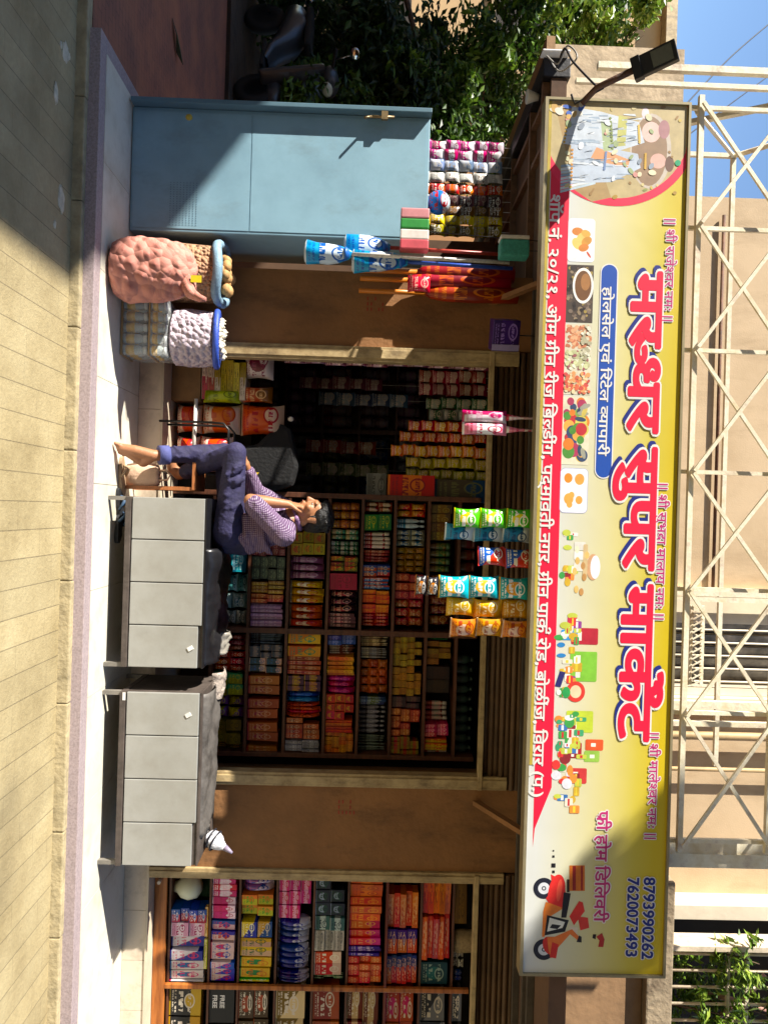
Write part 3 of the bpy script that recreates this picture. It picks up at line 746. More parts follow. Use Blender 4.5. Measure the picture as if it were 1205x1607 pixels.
MB().tube([pj + Vector((.01, -.02, .03)), pj + Vector((.02, .03, -.02)), pj + Vector((.06, .05, -.1)), pj + Vector((.01, .05, -.12))], .006, 6).build('clamp', lampm, lamp)
cab = MB()
def wire(pts, r, name, label, m, cat='cable'):
    pts = [Vector(p) for p in pts]; q = []
    for i in range(len(pts) - 1):
        for k in range(8):
            t = k / 8; p0 = pts[max(i - 1, 0)]; p1 = pts[i]; p2 = pts[i + 1]; p3 = pts[min(i + 2, len(pts) - 1)]
            q.append(.5 * ((2 * p1) + (p2 - p0) * t + (2 * p0 - 5 * p1 + 4 * p2 - p3) * t * t + (3 * p1 - p0 - 3 * p2 + p3) * t ** 3))
    q.append(pts[-1])
    return tag(MB().tube(q, r, 6).build(name, m, origin=q[0]), label, cat)
wm = mat('black_wire', '#1c1a1c', .5); wg = mat('grey_wire', '#8a8680', .5)
wire([P(862, 92, 4.3), P(872, 108, 4.25), P(885, 76, 4.2), P(898, 96, 4.1), P(920, 120, 3.95), P(936, 136, 3.86)], .006, 'lamp_cable', 'black cable looping from the canopy corner up to the flood lamp', wm)
wire([P(858, 88, 4.32), P(875, 100, 4.2), P(890, 72, 4.2), P(905, 90, 4.1), P(880, 112, 4.2), P(866, 100, 4.3)], .005, 'coiled_cable', 'grey cable coiled loosely at the white tip of the canopy edge', wg)
p1, p2 = P(1215, 30, 9), P(1070, 170, 7); wire([p1, (p1 + p2) / 2 + Vector((0, 0, -.05)), p2], .008, 'overhead_wire', 'dark thin overhead wire crossing the blue sky nearest the lamp', wm)
p1, p2 = P(1215, 112, 9), P(1150, 160, 8); wire([p1, (p1 + p2) / 2, P(1075, 215, 6.8)], .006, 'overhead_wire', 'thin overhead wire passing behind the white truss in the sky', wm)
# blind cylinder lamp under canopy corner
q = P(834, 152, 4.75)
t_ = thing('cone_lamp', 'white cone shaped lamp hanging under the dark canopy edge', 'lamp', q)
MB().lathe([(.022, .045), (.025, .025), (.045, -.03), (.04, -.035), (.0, -.03)], 16, q).build('shade', mat('lamp_white', '#c8c6c0', .4), t_)
MB().tube([q + Vector((0, 0, .045)), q + Vector((0, 0, .12))], .01, 8).build('stem', lampm, t_)

# ------------------------------------------------------------------ cream steel hoarding truss above the sign
ts = mat('truss_paint', '#e0d8c0', .5, .08, 14, .1, c2='#cdbd98', grime=('#8a5a34', .75, 7, 1))
truss = thing('steel_truss', 'cream painted steel truss of crossed bars standing above the signboard', 'truss', (0, 4.1, 3.3))
YT = 4.02
us = [165, 355, 548, 740, 925, 1120, 1322]
zc0, zc1 = P(1094, 355, YT).z, P(1094, 355, YT).z + .485
xs = [P(1090 - .03 * (u - 600), u, YT).x for u in us]
for z in (zc0, zc1): MB().bar((xs[0] - .05, YT, z), (xs[-1] + .05, YT, z), .028, .028).build('chord', ts, truss)
for i, x in enumerate(xs):
    MB().box(x - .011, YT + .021, SZ1 + .03, x + .011, YT + .041, zc1 + .9).build('post', ts, truss)
for x0, x1 in zip(xs, xs[1:]):
    MB().bar((x0, YT - .03, zc0), (x1, YT - .03, zc1), .019, .015).build('brace', ts, truss)
    MB().bar((x0, YT - .052, zc1), (x1, YT - .052, zc0), .019, .015).build('brace', ts, truss)
    MB().bar((x0, YT - .03, zc1), (x1, YT - .03, zc1 + .485), .019, .015).build('brace', ts, truss)
    MB().bar((x0, YT - .052, zc1 + .485), (x1, YT - .052, zc1), .019, .015).build('brace', ts, truss)
MB().bar((xs[0] - .05, YT, zc1 + .485), (xs[-1] + .05, YT, zc1 + .485), .028, .028).build('chord', ts, truss)
# end posts and the rear frame
for u, y, a in ((107, 4.0, .035), (133, 4.45, .028)):
    x = P(1100, u, y).x; MB().box(x - a / 2, y, 2.83, x + a / 2, y + a, zc1 + 1.6).build('post', ts, truss)
for u, y, a in ((1338, 4.06, .06), (1358, 4.05, .075), (930, 4.5, .05), (942, 4.5, .03), (1110, 4.5, .045), (1140, 4.3, .03)):
    x = P(1100, u, y).x; MB().box(x - a / 2, y + .05, 2.83, x + a / 2, y + .05 + a, zc1 + 1.6).build('post', ts, truss)
YRr = 5.3
zr = P(1150, 245, YRr).z; xr0 = P(1150, 245, YRr).x
MB().bar((xr0, YRr, zr), (xs[-1], YRr, zr), .03, .03).build('chord', ts, truss)
MB().bar((xr0, YRr, 2.83), (xr0, YRr, zr + .02), .03, .03).build('post', ts, truss)
MB().bar((xs[0], YT + .06, zc0), (xr0, YRr, zr), .03, .02).build('brace', ts, truss)
MB().bar((xr0, YRr, zr), (xs[0] - .02, YT + .07, zc1 + .5), .03, .03).build('brace', ts, truss)
MB().bar((xr0 + .0, YRr - .04, 3.0), (xs[0] - .1, YT + .1, zc1 + .1), .03, .03).build('brace', ts, truss)
lt = MB(); u0, u1 = 950, 1075; xA, xB = P(1090, u0, 5.5).x, P(1090, u1, 5.5).x; za, zbb = P(1083, 1010, 5.5).z, P(1101, 1010, 5.5).z
lt.bar((xA, 5.5, za), (xB, 5.5, za), .022, .022).bar((xA, 5.5, zbb), (xB, 5.5, zbb), .022, .022)
n_ = 12
for i in range(n_):
    a_ = xA + (xB - xA) * i / n_; b2 = xA + (xB - xA) * (i + 1) / n_
    lt.bar((a_, 5.485 - .002 * (i % 2), za), (b2, 5.485 - .002 * (i % 2), zbb), .009, .009); lt.bar((a_, 5.468 - .002 * (i % 2), zbb), (b2, 5.468 - .002 * (i % 2), za), .009, .009)
lt.build('lattice_girder', ts, truss)
def remesh(parts, vox, smooth_it=3):
    me = bpy.data.meshes.new('tmp'); me.from_pydata([tuple(v) for v in parts.v], [], parts.f); o = bpy.data.objects.new('tmp', me); COL.objects.link(o)
    r = o.modifiers.new('r', 'REMESH'); r.mode = 'VOXEL'; r.voxel_size = vox
    s = o.modifiers.new('s', 'SMOOTH'); s.iterations = smooth_it; s.factor = .5
    bpy.context.view_layer.update()
    ev = o.evaluated_get(bpy.context.evaluated_depsgraph_get()); out = bpy.data.meshes.new_from_object(ev)
    bpy.data.objects.remove(o); bpy.data.meshes.remove(me)
    return out
def link(me, name, m, parent, off):
    me.transform(Matrix.Translation(-Vector(off)))
    for p_ in me.polygons: p_.use_smooth = True
    me.materials.clear(); me.materials.append(m); o = bpy.data.objects.new(name, me); COL.objects.link(o); o.parent = parent; return o
# ------------------------------------------------------------------ blue steel cupboard
cb = mat('cupboard_blue', '#82a6b6', .5, .06, 2.2, .06, c2='#7496a6', grime=('#6b7f84', .55, 3.5, .5))
cbd = mat('cupboard_edge', '#587684', .45, .08, 5)
CX0, CX1, CY, CZ = -2.46, -1.695, 4.6, 1.965
cup = thing('steel_cupboard', 'tall blue steel cupboard at the left end of the tiled step', 'cupboard', ((CX0 + CX1) / 2, 4.85, .12))
MB().box(CX0, CY, .125, CX1, 5.12, CZ).build('body', cb, cup, bevel=.006)
MB().box(CX0 - .03, CY - .065, .13, CX0 - .002, CY + .3, CZ + .005).build('side_flange', cbd, cup, bevel=.004)
MB().box(CX0 + .02, CY - .004, .14, CX1 - .02, CY - .0005, .86).box(CX0 + .02, CY - .004, .866, CX1 - .02, CY - .0005, CZ - .02).build('front_sheet', cb, cup)
hole = mat('vent_hole', '#5d7f90', .8)
vh = MB()
for i in range(19):
    for j in range(9):
        x = -2.0 + i * .0145; z = .37 + j * .02
        vh.box(x, CY - .0058, z, x + .0045, CY - .0044, z + .006)
tag(vh.build('vent_grille', hole, cup), kind='stuff')
brass = mat('brass', '#8f7a58', .4, .2, 20, metal=.6)
lt_ = MB().tube([(CX0 + .03, CY - .05, 1.60), (CX0 + .03, CY - .05, 1.74)], .009, 8).tube([(CX0 + .03, CY - .05, 1.60), (CX0 + .06, CY - .09, 1.56)], .008, 8).box(CX0 - .0, CY - .066, 1.66, CX0 + .05, CY - .045, 1.70)
lt_.build('latch', brass, cup)
p = P(297, 184, CY - .07); MB().ball(p, (.02, .014, .022), 10, 8).build('padlock', mat('yellow_padlock', '#b9a33a', .4), cup)

# ------------------------------------------------------------------ grey benches with dark covered tops
grey = mat('bench_grey', '#a6a7a3', .3, .07, 3.5, .06, metal=.25, c2='#9a9992', grime=('#7c7870', .25, 3, 1))
dgrey = mat('bench_frame', '#4e453f', .6, .3, 8, .2, c2='#37302b')
def bench(u0, u1, label, Yf=4.38):
    x0, x1 = P(250, u0, Yf).x, P(250, u1, Yf).x; d = .46
    z0, z1 = .262, .705
    t = thing('storage_bench', label, 'bench', ((x0 + x1) / 2, Yf + d / 2, .12), 'grey storage benches on the step')
    n = 4; wd = (x1 - x0) / n
    MB().box(x0 + .004, Yf + .012, z0, x1 - .004, Yf + d, z1 - .012).build('body', dgrey, t)
    for i in range(n):
        MB().box(x0 + i * wd + .003, Yf - .006, z0 + .006, x0 + (i + 1) * wd - .003, Yf + .0115, z1 - .014 - (.02 if i == n - 1 else 0)).build('front_panel', grey, t, bevel=.004)
    MB().box(x0, Yf - .012, z0 - .035, x1, Yf + d, z0 - .001).build('base_rail', dgrey, t, bevel=.004)
    for lx in (x0 + .012, x1 - .012):
        for ly in (Yf + .005, Yf + d - .03):
            MB().box(lx - .012, ly, .122, lx + .012, ly + .03, z0 - .036).build('leg', mat('leg_grey', '#77726a', .5, .2, 9), t)
    return t, x0, x1, z1, Yf, d
wlat = mat('white_latch', '#dedcd6', .4, .1)
blk = mat('black_plastic_sheet', '#1a1a1d', .32, .3, 7, .35, bscale=12)
gsh = mat('dusty_grey_sheet', '#57534f', .6, .3, 9, .5, c2='#34302d', bscale=14)
def sheet(t, name, x0, x1, y0, y1, z, m, amp, sag=.03, nx=30, ny=12):
    mb = MB(); vs_ = []
    for j in range(ny + 1):
        for i in range(nx + 1):
            u, v = i / nx, j / ny; x = x0 + (x1 - x0) * u; y = y0 + (y1 - y0) * v
            h = amp * (math.sin(u * 9 + v * 3) * math.sin(v * 5 + u * 4) * .5 + .5) + random.uniform(0, amp * .35)
            e = min(v, 1 - v) * ny
            vs_.append((x, y, z + .006 + h * min(1, e / 2) - (sag if v == 0 else 0)))
    mb.add(vs_, [(j * (nx + 1) + i, j * (nx + 1) + i + 1, (j + 1) * (nx + 1) + i + 1, (j + 1) * (nx + 1) + i) for j in range(ny) for i in range(nx)], 0, True)
    o = mb.build(name, m, t, solid=.003); return o
b1, ax0, ax1, az, aY, ad = bench(780, 1048, 'grey panelled storage bench with black cover where the man sits')
MB().box(ax0, aY - .004, az - .011, ax1, aY + ad, az).build('top', blk, b1, bevel=.004)
b2, bx0, bx1, bz, bY, bd = bench(1086, 1359, 'grey panelled storage bench with dusty grey cover and a tied white bag on it')
MB().box(bx0, bY + .004, bz - .011, bx1, bY + bd, bz).build('top', dgrey, b2, bevel=.004)
c1 = sheet(None, 'plastic_cover', ax0 + .30, ax1 - .01, aY + .02, aY + ad + .1, az, blk, .055)
tag(c1, 'crumpled black plastic sheet lying on the bench beside the man', 'cover')
c2_ = sheet(None, 'dust_cover', bx0 + .02, bx1 - .15, bY + .03, bY + ad - .02, bz, gsh, .03)
tag(c2_, 'dusty grey sheet spread over the top of the right grey bench', 'cover')
pe = mat('clear_polythene', '#8f8a80', .2, .2, 15, .5, bscale=18)
c3 = sheet(None, 'polythene_scrap', ax1 - .16, ax1 - .02, aY + .32, aY + ad + .02, az + .035, pe, .04, nx=12, ny=8)
tag(c3, 'crumpled clear polythene at the right end of the black covered bench', 'polythene')
c4 = sheet(None, 'cloth_rag', bx0 - .05, bx0 + .12, bY + .3, bY + .52, bz + .02, mat('speckled_rag', '#a3978c', .9, .4, 30, .4, c2='#4a4240'), .03, nx=8, ny=8)
tag(c4, 'speckled pale rag on the left corner of the right grey bench', 'rag')
for t_, xx in ((b1, ax1 - .12), (b2, bx0 + .13)):
    MB().obox((xx, 4.372, .63), (.010, 0, .006), (-.008, 0, .014), (0, .003, 0)).build('latch_plate', wlat, t_)
MB().box(bx0 + .004, bY - .0145, .245, bx0 + .05, bY - .0125, .262).build('label_strip', wlat, b2)
# tied white bag
q = P(318, 1310, 4.6); q.z = bz + .01
tb = thing('tied_bag', 'small white plastic bag with black stripes tied to a point on the bench end', 'bag', q)
wb = mat('white_bag', '#dcdce2', .4, .1, 12, .3)
mb = MB(); ax_ = (P(364, 1338, 4.55) - q).normalized(); L = (P(364, 1338, 4.55) - q).length
pts = [q + ax_ * (L * t_) for t_ in (0, .12, .3, .45, .58, .7, .85, 1.0)]
mb.tube(pts, [.02, .045, .055, .046, .03, .018, .012, .005], 16)
for k, v_ in enumerate(mb.v): mb.v[k] = v_ + Vector((random.uniform(-1, 1), random.uniform(-1, 1), random.uniform(-1, 1))) * (.006 if k < 80 else .002)
for k in range(5): mb.ball(q + ax_ * (L * random.uniform(.1, .35)) + Vector((random.uniform(-.03, .03), -.02, random.uniform(-.03, .03))), (.03, .025, .02), 9, 7, jit=.25)
mb.build('pouch', wb, tb)
mb = MB()
for t_, t2, r in ((.10, .22, .057), (.30, .36, .06)):
    o_ = ax_.orthogonal().normalized(); o2 = ax_.cross(o_)
    mb.tube([q + ax_ * (L * (t_ + (t2 - t_) * i / 14)) + (o_ * math.cos(i * .42) + o2 * math.sin(i * .42)) * r for i in range(15)], .006, 6)
mb.build('stripe', mat('bag_stripe', '#22222a', .5), tb)
mb = MB().tube([q + ax_ * (L * .72), q + ax_ * (L * 1.02)], [.02, .007], 10); mb.build('knot', mat('bag_tail', '#8c8298', .5), tb)
for k in range(3):
    MB().tube([q, q + Vector((-.06 - .03 * k, .02 * k, .01)), q + Vector((-.16, .03 + .02 * k, .004))], .0035, 5).build('string', mat('white_string', '#cfcac4', .7), tb)

# ------------------------------------------------------------------ sacks, jars and potatoes on the step
def sackmat(name, c, c2, sc_):
    m = bpy.data.materials.new(name); g = NT(m); tc = g.n('ShaderNodeTexCoord')
    vo = g.n('ShaderNodeTexVoronoi', Scale=sc_); g.l(tc.outputs['Object'], vo.inputs['Vector'])
    wv = g.n('ShaderNodeTexChecker', Scale=sc_ * 9); g.l(tc.outputs['Object'], wv.inputs['Vector'])
    f = g.ramp(vo.outputs['Distance'], [(.1, (1, 1, 1, 1)), (.55, (0, 0, 0, 1))])
    col = g.mix(f, lin(c2), lin(c)); col = g.mix(g.math('MULTIPLY', wv.outputs[1], .22), col, lin('#d8b4a8'))
    g.l(col, g.b.inputs['Base Color']); g.b.inputs['Roughness'].default_value = .75
    bp = g.n('ShaderNodeBump', Strength=.9, Distance=.03); bp.invert = True; g.l(vo.outputs['Distance'], bp.inputs['Height']); g.l(bp.outputs[0], g.b.inputs['Normal'])
    return m
def lump(cx, cy, z0, prof, n=26, jit=.03, mi=0, mb=None, sx=1., sy=.8):
    mb = mb or MB(); k0 = len(mb.v); ph = [random.uniform(0, 6) for _ in range(5)]
    for i, (r, h) in enumerate(prof):
        for j in range(n):
            a = 2 * math.pi * j / n
            q_ = 1 + jit * (math.sin(3 * a + ph[0] + h * 9) + math.sin(5 * a + ph[1] - h * 14) * .7 + math.sin(9 * a + ph[2] + h * 22) * .5)
            mb.v.append(Vector((cx + r * q_ * math.cos(a) * sx, cy + r * q_ * math.sin(a) * sy, z0 + h + (random.uniform(-.006, .006) if 0 < i else 0))))
    for i in range(len(prof) - 1):
        for j in range(n):
            a = k0 + i * n + j; b_ = k0 + i * n + (j + 1) % n
            mb.f.append([a, b_, b_ + n, a + n]); mb.mi.append(mi); mb.sm.append(True)
    mb.f.append([k0 + j for j in range(n)][::-1]); mb.mi.append(mi); mb.sm.append(False)
    return mb
netm = sackmat('red_onion_net', '#a35a4c', '#bb7766', 16)
on = thing('onion_sack', 'red net sack full of onions standing on the step before the potato sack', 'sack', (-1.37, 4.33, .12))
def bumpy(cx, cy, z0, prof, size, amp, sx, sy, seed, n=84, m=64):
    """a filled net sack: bulges where the packed bulbs press on the net"""
    rr = random.Random(seed); H = prof[-1][1]
    def R_(h):
        for (r0, h0), (r1, h1) in zip(prof, prof[1:]):
            if h <= h1: return r0 + (r1 - r0) * (h - h0) / max(1e-6, h1 - h0)
        return prof[-1][0]
    cs = [(rr.uniform(0, 6.283), rr.uniform(0, H), rr.uniform(.8, 1.25) * size, rr.uniform(.7, 1.2)) for _ in range(int(6.283 * .17 * H / size ** 2 * .55))]
    mb = MB(); ph = rr.uniform(0, 6)
    for i in range(m + 1):
        h = H * i / m; r = R_(h)
        for j in range(n):
            a = 2 * math.pi * j / n; d = 0
            for ca, ch_, cr_, cw in cs:
                if abs(ch_ - h) > cr_: continue
                da = (a - ca + math.pi) % (2 * math.pi) - math.pi; q = (da * max(r, .05)) ** 2 + (h - ch_) ** 2
                if q < cr_ * cr_: d = max(d, cw * (1 - q / cr_ ** 2) ** .6)
            q = r * (1 + .03 * math.sin(3 * a + ph + h * 6)) + amp * d
            mb.v.append(Vector((cx + q * math.cos(a) * sx, cy + q * math.sin(a) * sy, z0 + h)))
    for i in range(m):
        for j in range(n):
            a = i * n + j; b_ = i * n + (j + 1) % n; mb.f.append([a, b_, b_ + n, a + n]); mb.mi.append(0); mb.sm.append(True)
    return mb
bumpy(-1.37, 4.34, .122, [(.1, 0), (.16, .025), (.185, .1), (.182, .22), (.172, .33), (.145, .41), (.1, .46), (.03, .49), (.0, .495)], .036, .012, .98, .76, 5).build('net_bag', netm, on)
mb = MB().tube([(-1.30, 4.30, .57), (-1.22, 4.26, .60), (-1.19, 4.25, .655), (-1.185, 4.25, .69)], [.05, .035, .022, .012], 8); mb.build('tied_end', netm, on)
MB().box(-1.32, 4.245, .60, -1.28, 4.25, .66).build('tag', mat('yellow_tag', '#d9c21e', .5), on)
bur = sackmat('burlap', '#8a6440', '#a87d55', 40)
ps = thing('potato_sack', 'brown burlap sack of potatoes with a pale blue rolled rim', 'sack', (-1.46, 4.66, .12))
lump(-1.46, 4.66, .122, [(.14, 0), (.18, .04), (.185, .2), (.18, .36), (.175, .5), (.17, .56)], sx=1.0, sy=.85).build('sack_body', bur, ps)
mb = MB(); mb.tube([(-1.46 + .18 * math.cos(a), 4.66 + .155 * math.sin(a), .685 + .012 * math.sin(3 * a)) for a in [2 * math.pi * i / 24 for i in range(25)]], .03, 10)
mb.build('rolled_rim', mat('pale_blue_weave', '#7f9fb4', .6, .2, 30, .3), ps)
mb = MB()
for i in range(18):
    a = random.uniform(0, 6.3); r = random.uniform(0, .12); mb.ball((-1.46 + r * math.cos(a), 4.66 + r * .85 * math.sin(a), .69 + random.uniform(0, .05)), (.04, .032, .03), 9, 7, jit=.06)
tag(mb.build('potato', mat('potato_skin', '#b98f5a', .7, .2, 15, .2), ps), kind='stuff')
jm = bpy.data.materials.new('clear_wrap'); g = NT(jm); g.b.inputs['Base Color'].default_value = (.9, .92, .92, 1); g.b.inputs['Roughness'].default_value = .12; g.b.inputs['Alpha'].default_value = .22
no = g.n('ShaderNodeTexNoise', Scale=14., Detail=4.); bp = g.n('ShaderNodeBump', Strength=.8, Distance=.02); g.l(no.outputs[0], bp.inputs['Height']); g.l(bp.outputs[0], g.b.inputs['Normal'])
jp = thing('jar_pack', 'clear wrapped pack of small jars with yellow labels under the garlic sack', 'jar pack', (-1.08, 4.64, .12))
gl = mat('jar_grey', '#8f9a98', .2, .15, 10); capm = mat('jar_cap', '#aeb6b4', .35, .1)
lab = mat('jar_label', '#c9a02c', .5, .2, 12)
for i in range(5):
    for j in range(3):
        x = -1.215 + i * .068; y = 4.54 + j * .072
        o = MB().lathe([(.0, .0), (.029, .0), (.031, .01), (.031, .055), (.031, .1), (.022, .125), (.022, .13), (0, .13)], 12, (x, y, .124)).build('jar', gl, jp)
        MB().lathe([(.0318, .03), (.0318, .08)], 12, (x, y, .124)).build('label', lab, o)
        MB().lathe([(0, .131), (.024, .131), (.024, .155), (0, .156)], 12, (x, y, .124)).build('cap', capm, o)
mb = MB(); mb.box(-1.255, 4.502, .124, -.905, 4.725, .135); mb.build('tray', mat('tray_card', '#a88b60', .8), jp)
MB().box(-1.258, 4.498, .137, -.902, 4.728, .287).build('wrap', jm, jp, bevel=.012)
jp2 = dup(jp, (-1.08, 4.64, .288), 'clear wrapped pack of small jars lying directly beneath the garlic sack'); jp2.scale = (1, 1, .66)
gn = sackmat('garlic_net', '#9d90a0', '#b8adba', 30)
gs = thing('garlic_sack', 'pale net sack of garlic with a rolled blue rim', 'sack', (-1.05, 4.66, .39))
bumpy(-1.05, 4.66, .395, [(.12, 0), (.17, .02), (.178, .1), (.172, .2), (.165, .265)], .022, .007, .98, .8, 9).build('net_bag', gn, gs)
mb = MB(); mb.tube([(-1.05 + .17 * math.cos(a), 4.66 + .135 * math.sin(a), .672 - .02 * math.sin(a)) for a in [2 * math.pi * i / 24 for i in range(25)]], .02, 10)
mb.build('rolled_rim', mat('blue_weave', '#3554b8', .5, .15, 30, .2), gs)
mb = MB()
for i in range(34):
    a = random.uniform(0, 6.3); r = .135 * math.sqrt(random.random()); x, y, z = -1.05 + r * math.cos(a), 4.66 + r * .8 * math.sin(a), .675 + random.uniform(-.01, .03)
    mb.ball((x, y, z), (.022, .022, .018), 9, 6, jit=.08); mb.tube([(x, y, z + .012), (x + random.uniform(-.01, .01), y, z + .026)], [.008, .003], 6)
tag(mb.build('garlic_bulb', mat('garlic_white', '#ddd5c2', .6, .12, 25), gs), kind='stuff')

# ------------------------------------------------------------------ bags on the shop floor
def pouch(w_, h_, d_, mi=0, nx=8, nz=10, crimp=True):
    """a pillow pack standing on its lower seam, centred in x and y"""
    mb = MB(); rnd = random.uniform(0, 6)
    for side in (-1, 1):
        vs_ = []
        for j in range(nz + 1):
            for i in range(nx + 1):
                u, v = i / nx * 2 - 1, j / nz * 2 - 1
                b_ = max(0, (1 - abs(u) ** 3.2)) ** .6 * max(0, (1 - abs(v) ** 3.6)) ** .7
                e = 1 - .1 * (1 - v * v) * (abs(u) > .99) - .04 * abs(u) * (1 - v * v)
                wob = .05 * math.sin(u * 5 + v * 4 + rnd) * b_
                vs_.append((u * w_ / 2 * e, side * (d_ / 2 * (b_ + wob) + .0015), (v + 1) / 2 * h_))
        fs = [(j * (nx + 1) + i, j * (nx + 1) + i + 1, (j + 1) * (nx + 1) + i + 1, (j + 1) * (nx + 1) + i) for j in range(nz) for i in range(nx)]
        mb.add(vs_, fs if side < 0 else [f_[::-1] for f_ in fs], mi, True)
    if crimp:
        mb.box(-w_ / 2, -.002, -.001, w_ / 2, .002, .007, mi); mb.box(-w_ / 2, -.002, h_ - .007, w_ / 2, .002, h_ + .001, mi)
    return mb
def place(mb, name, m, loc, label, cat, group=None, rz=0., ry=0., sc_=None):
    o = mb.build(name, m); o.location = loc; o.rotation_euler = (0, ry, rz); return tag(o, label, cat, group)
att = [pmat('#d8c6b4', '#c8602a', '#b83a22', 'band', .3, .5), pmat('#c76a2c', '#d9c3a6', '#a83a1c', 'top', .3, .6)]
YB = 5.18
def bagU(u0, u1, x0, x1, m, label, cat='flour bag', d=.2, Y=YB, grp=None, name='flour_bag', rz=0):
    um = (u0 + u1) / 2; a = P(x0, u0, Y); b_ = P(x0, u1, Y); z0, z1 = P(x0, um, Y).z, P(x1, um, Y).z
    return place(pouch(abs(b_.x - a.x), z1 - z0, d, crimp=False), name, m, ((a.x + b_.x) / 2, Y, z0), label, cat, grp, rz)
for (u0, u1, x0, x1, m, lb) in ((634, 680, 279, 318, att[0], 'white and orange flour bag at the bottom of the left bag pile'), (634, 681, 319, 378, att[0], 'white and orange flour bag in the middle of the left bag pile'), (634, 684, 379, 446, att[1], 'orange flour bag topping the left bag pile'),
                            (684, 724, 279, 314, att[0], 'low white and orange flour bag behind the chair frame, bottom of the right pile'), (684, 724, 315, 368, att[0], 'white and orange flour bag behind the chair frame, top of the right pile')):
    bagU(u0, u1, x0, x1, m, lb, grp='flour bags piled inside the doorway')
z = P(307, 670, 5.03).z; MB_ = MB().tube([(P(307, 626, 5.03).x, 5.03, z), (P(307, 722, 5.03).x, 5.03, z - .01)], .013, 10)
tag(MB_.build('white_pipe', mat('white_plastic', '#e2ddd4', .4, .05), origin=(P(307, 626, 5.03).x, 5.03, z)), 'thin white plastic pipe lying across the flour bags', 'pipe')
fl = [pmat('#a9a03a', '#c9bd6a', '#5f5a1c', 'side', .3), pmat('#a8323a', '#c9b9a8', '#5a1c22', 'side', .3), pmat('#cfc4b4', '#a8923a', '#7a6a4a', 'side', .3)]
zf = .287 + .2
place(MB().box(-.14, -.11, 0, .14, .11, .195), 'carton', mat('brown_carton', '#8a6a44', .8, .15, 8), (-1.0 + .14, YB, .286), 'plain brown carton under the pile of flat packs', 'carton')
order = [1, 1, 2, 0, 0, 0, 2]; nm = ['maroon', 'maroon', 'cream', 'olive yellow', 'olive yellow', 'olive yellow', 'cream']; pos = ['lowest', 'second from below', 'third from below', 'fourth from below', 'fifth from below', 'sixth from below', 'topmost']
for i in range(7):
    h = .043; place(MB().box(-.13, -.1, 0, .13, .1, h - .003), 'flat_pack', fl[order[i]], (-.87 + random.uniform(-.01, .01), YB, zf + .001 + i * h), f'flat {nm[i]} pack, {pos[i]} in the pile behind the garlic sack', 'packet', 'flat packs piled by the door post', random.uniform(-.08, .08))
bagU(611, 632, 320, 378, pmat('#8fae1e', '#a8c43a', '#5f7a10', 'band', .3), 'small lime green bag beside the left flour bag pile', 'bag', .1, 5.1, name='green_bag')
bagU(606, 632, 380, 428, pmat('#a8281e', '#7a4a30', '#d8b090', 'top', .3), 'red and brown bag on top of the lime green bag', 'bag', .1, 5.12, name='red_bag')
bagU(546, 596, 385, 430, pmat('#d9cfcc', '#6a2a3a', '#8a4a5a', 'disc', .3), 'white pack with maroon print on top of the flat pack pile', 'packet', .14, 5.14, name='printed_pack')
# black tubular chair half seen behind the man
ch = thing('tube_chair', 'black tubular steel chair standing before the flour bags', 'chair', (-.42, 4.98, .286))
bt = mat('black_tube', '#141416', .35, .1)
MB().tube([(-.545, 4.80, .287), (-.545, 4.80, .62), (-.54, 4.80, .70), (-.50, 4.80, .735), (-.35, 4.80, .735)], .008, 8).build('back_frame', bt, ch)
MB().tube([(-.545, 5.0, .287), (-.545, 5.0, .62), (-.54, 5.0, .70), (-.50, 5.0, .735), (-.35, 5.0, .735)], .008, 8).build('back_frame', bt, ch)
for x, y in ((-.22, 4.80), (-.22, 5.0)): MB().tube([(x, y, .287), (x, y, .74)], .008, 8).build('leg', bt, ch)
MB().box(-.36, 4.79, .736, -.17, 5.01, .762).build('seat', blk, ch, bevel=.008)
# black bag heap behind the man
bb_ = thing('black_bag', 'large slumped black bag behind the sitting man inside the doorway', 'bag', (-.33, 5.2, .286))
MB().box(-.62, 5.30, .288, -.12, 5.7, .80).build('stand', dark, bb_)
mb = MB(); A_ = [(-.42, .72), (-.14, .74), (-.10, .95), (-.16, 1.12), (-.30, 1.16), (-.56, 1.10), (-.60, 1.02), (-.44, .86)]
mb.add([(x, 5.12, z) for x, z in A_] + [(x * .94 - .02, 5.3, z) for x, z in A_], [tuple(range(8))] + [tuple(range(15, 7, -1))] + [(i, i + 8, (i + 1) % 8 + 8, (i + 1) % 8) for i in range(8)])
mb.build('bag_body', mat('dull_black_cloth', '#0b0b0d', .8, .3, 9, .3), bb_, bevel=.03)
MB().ball((-.62, 5.1, 1.1), (.018, .018, .02), 8, 6).build('highlight_dot', mat('bag_highlight', '#d8cfc0', .5), bb_)  # small white ball standing in for a highlight on the bag
p = P(402, 744, 5.1); MB().add([p + Vector((-.012, 0, .02)), p + Vector((.02, 0, 0)), p + Vector((-.012, 0, -.02))], [(0, 2, 1)]).build('yellow_patch', mat('yellow_patch', '#c9a82a', .5), bb_, solid=.003)
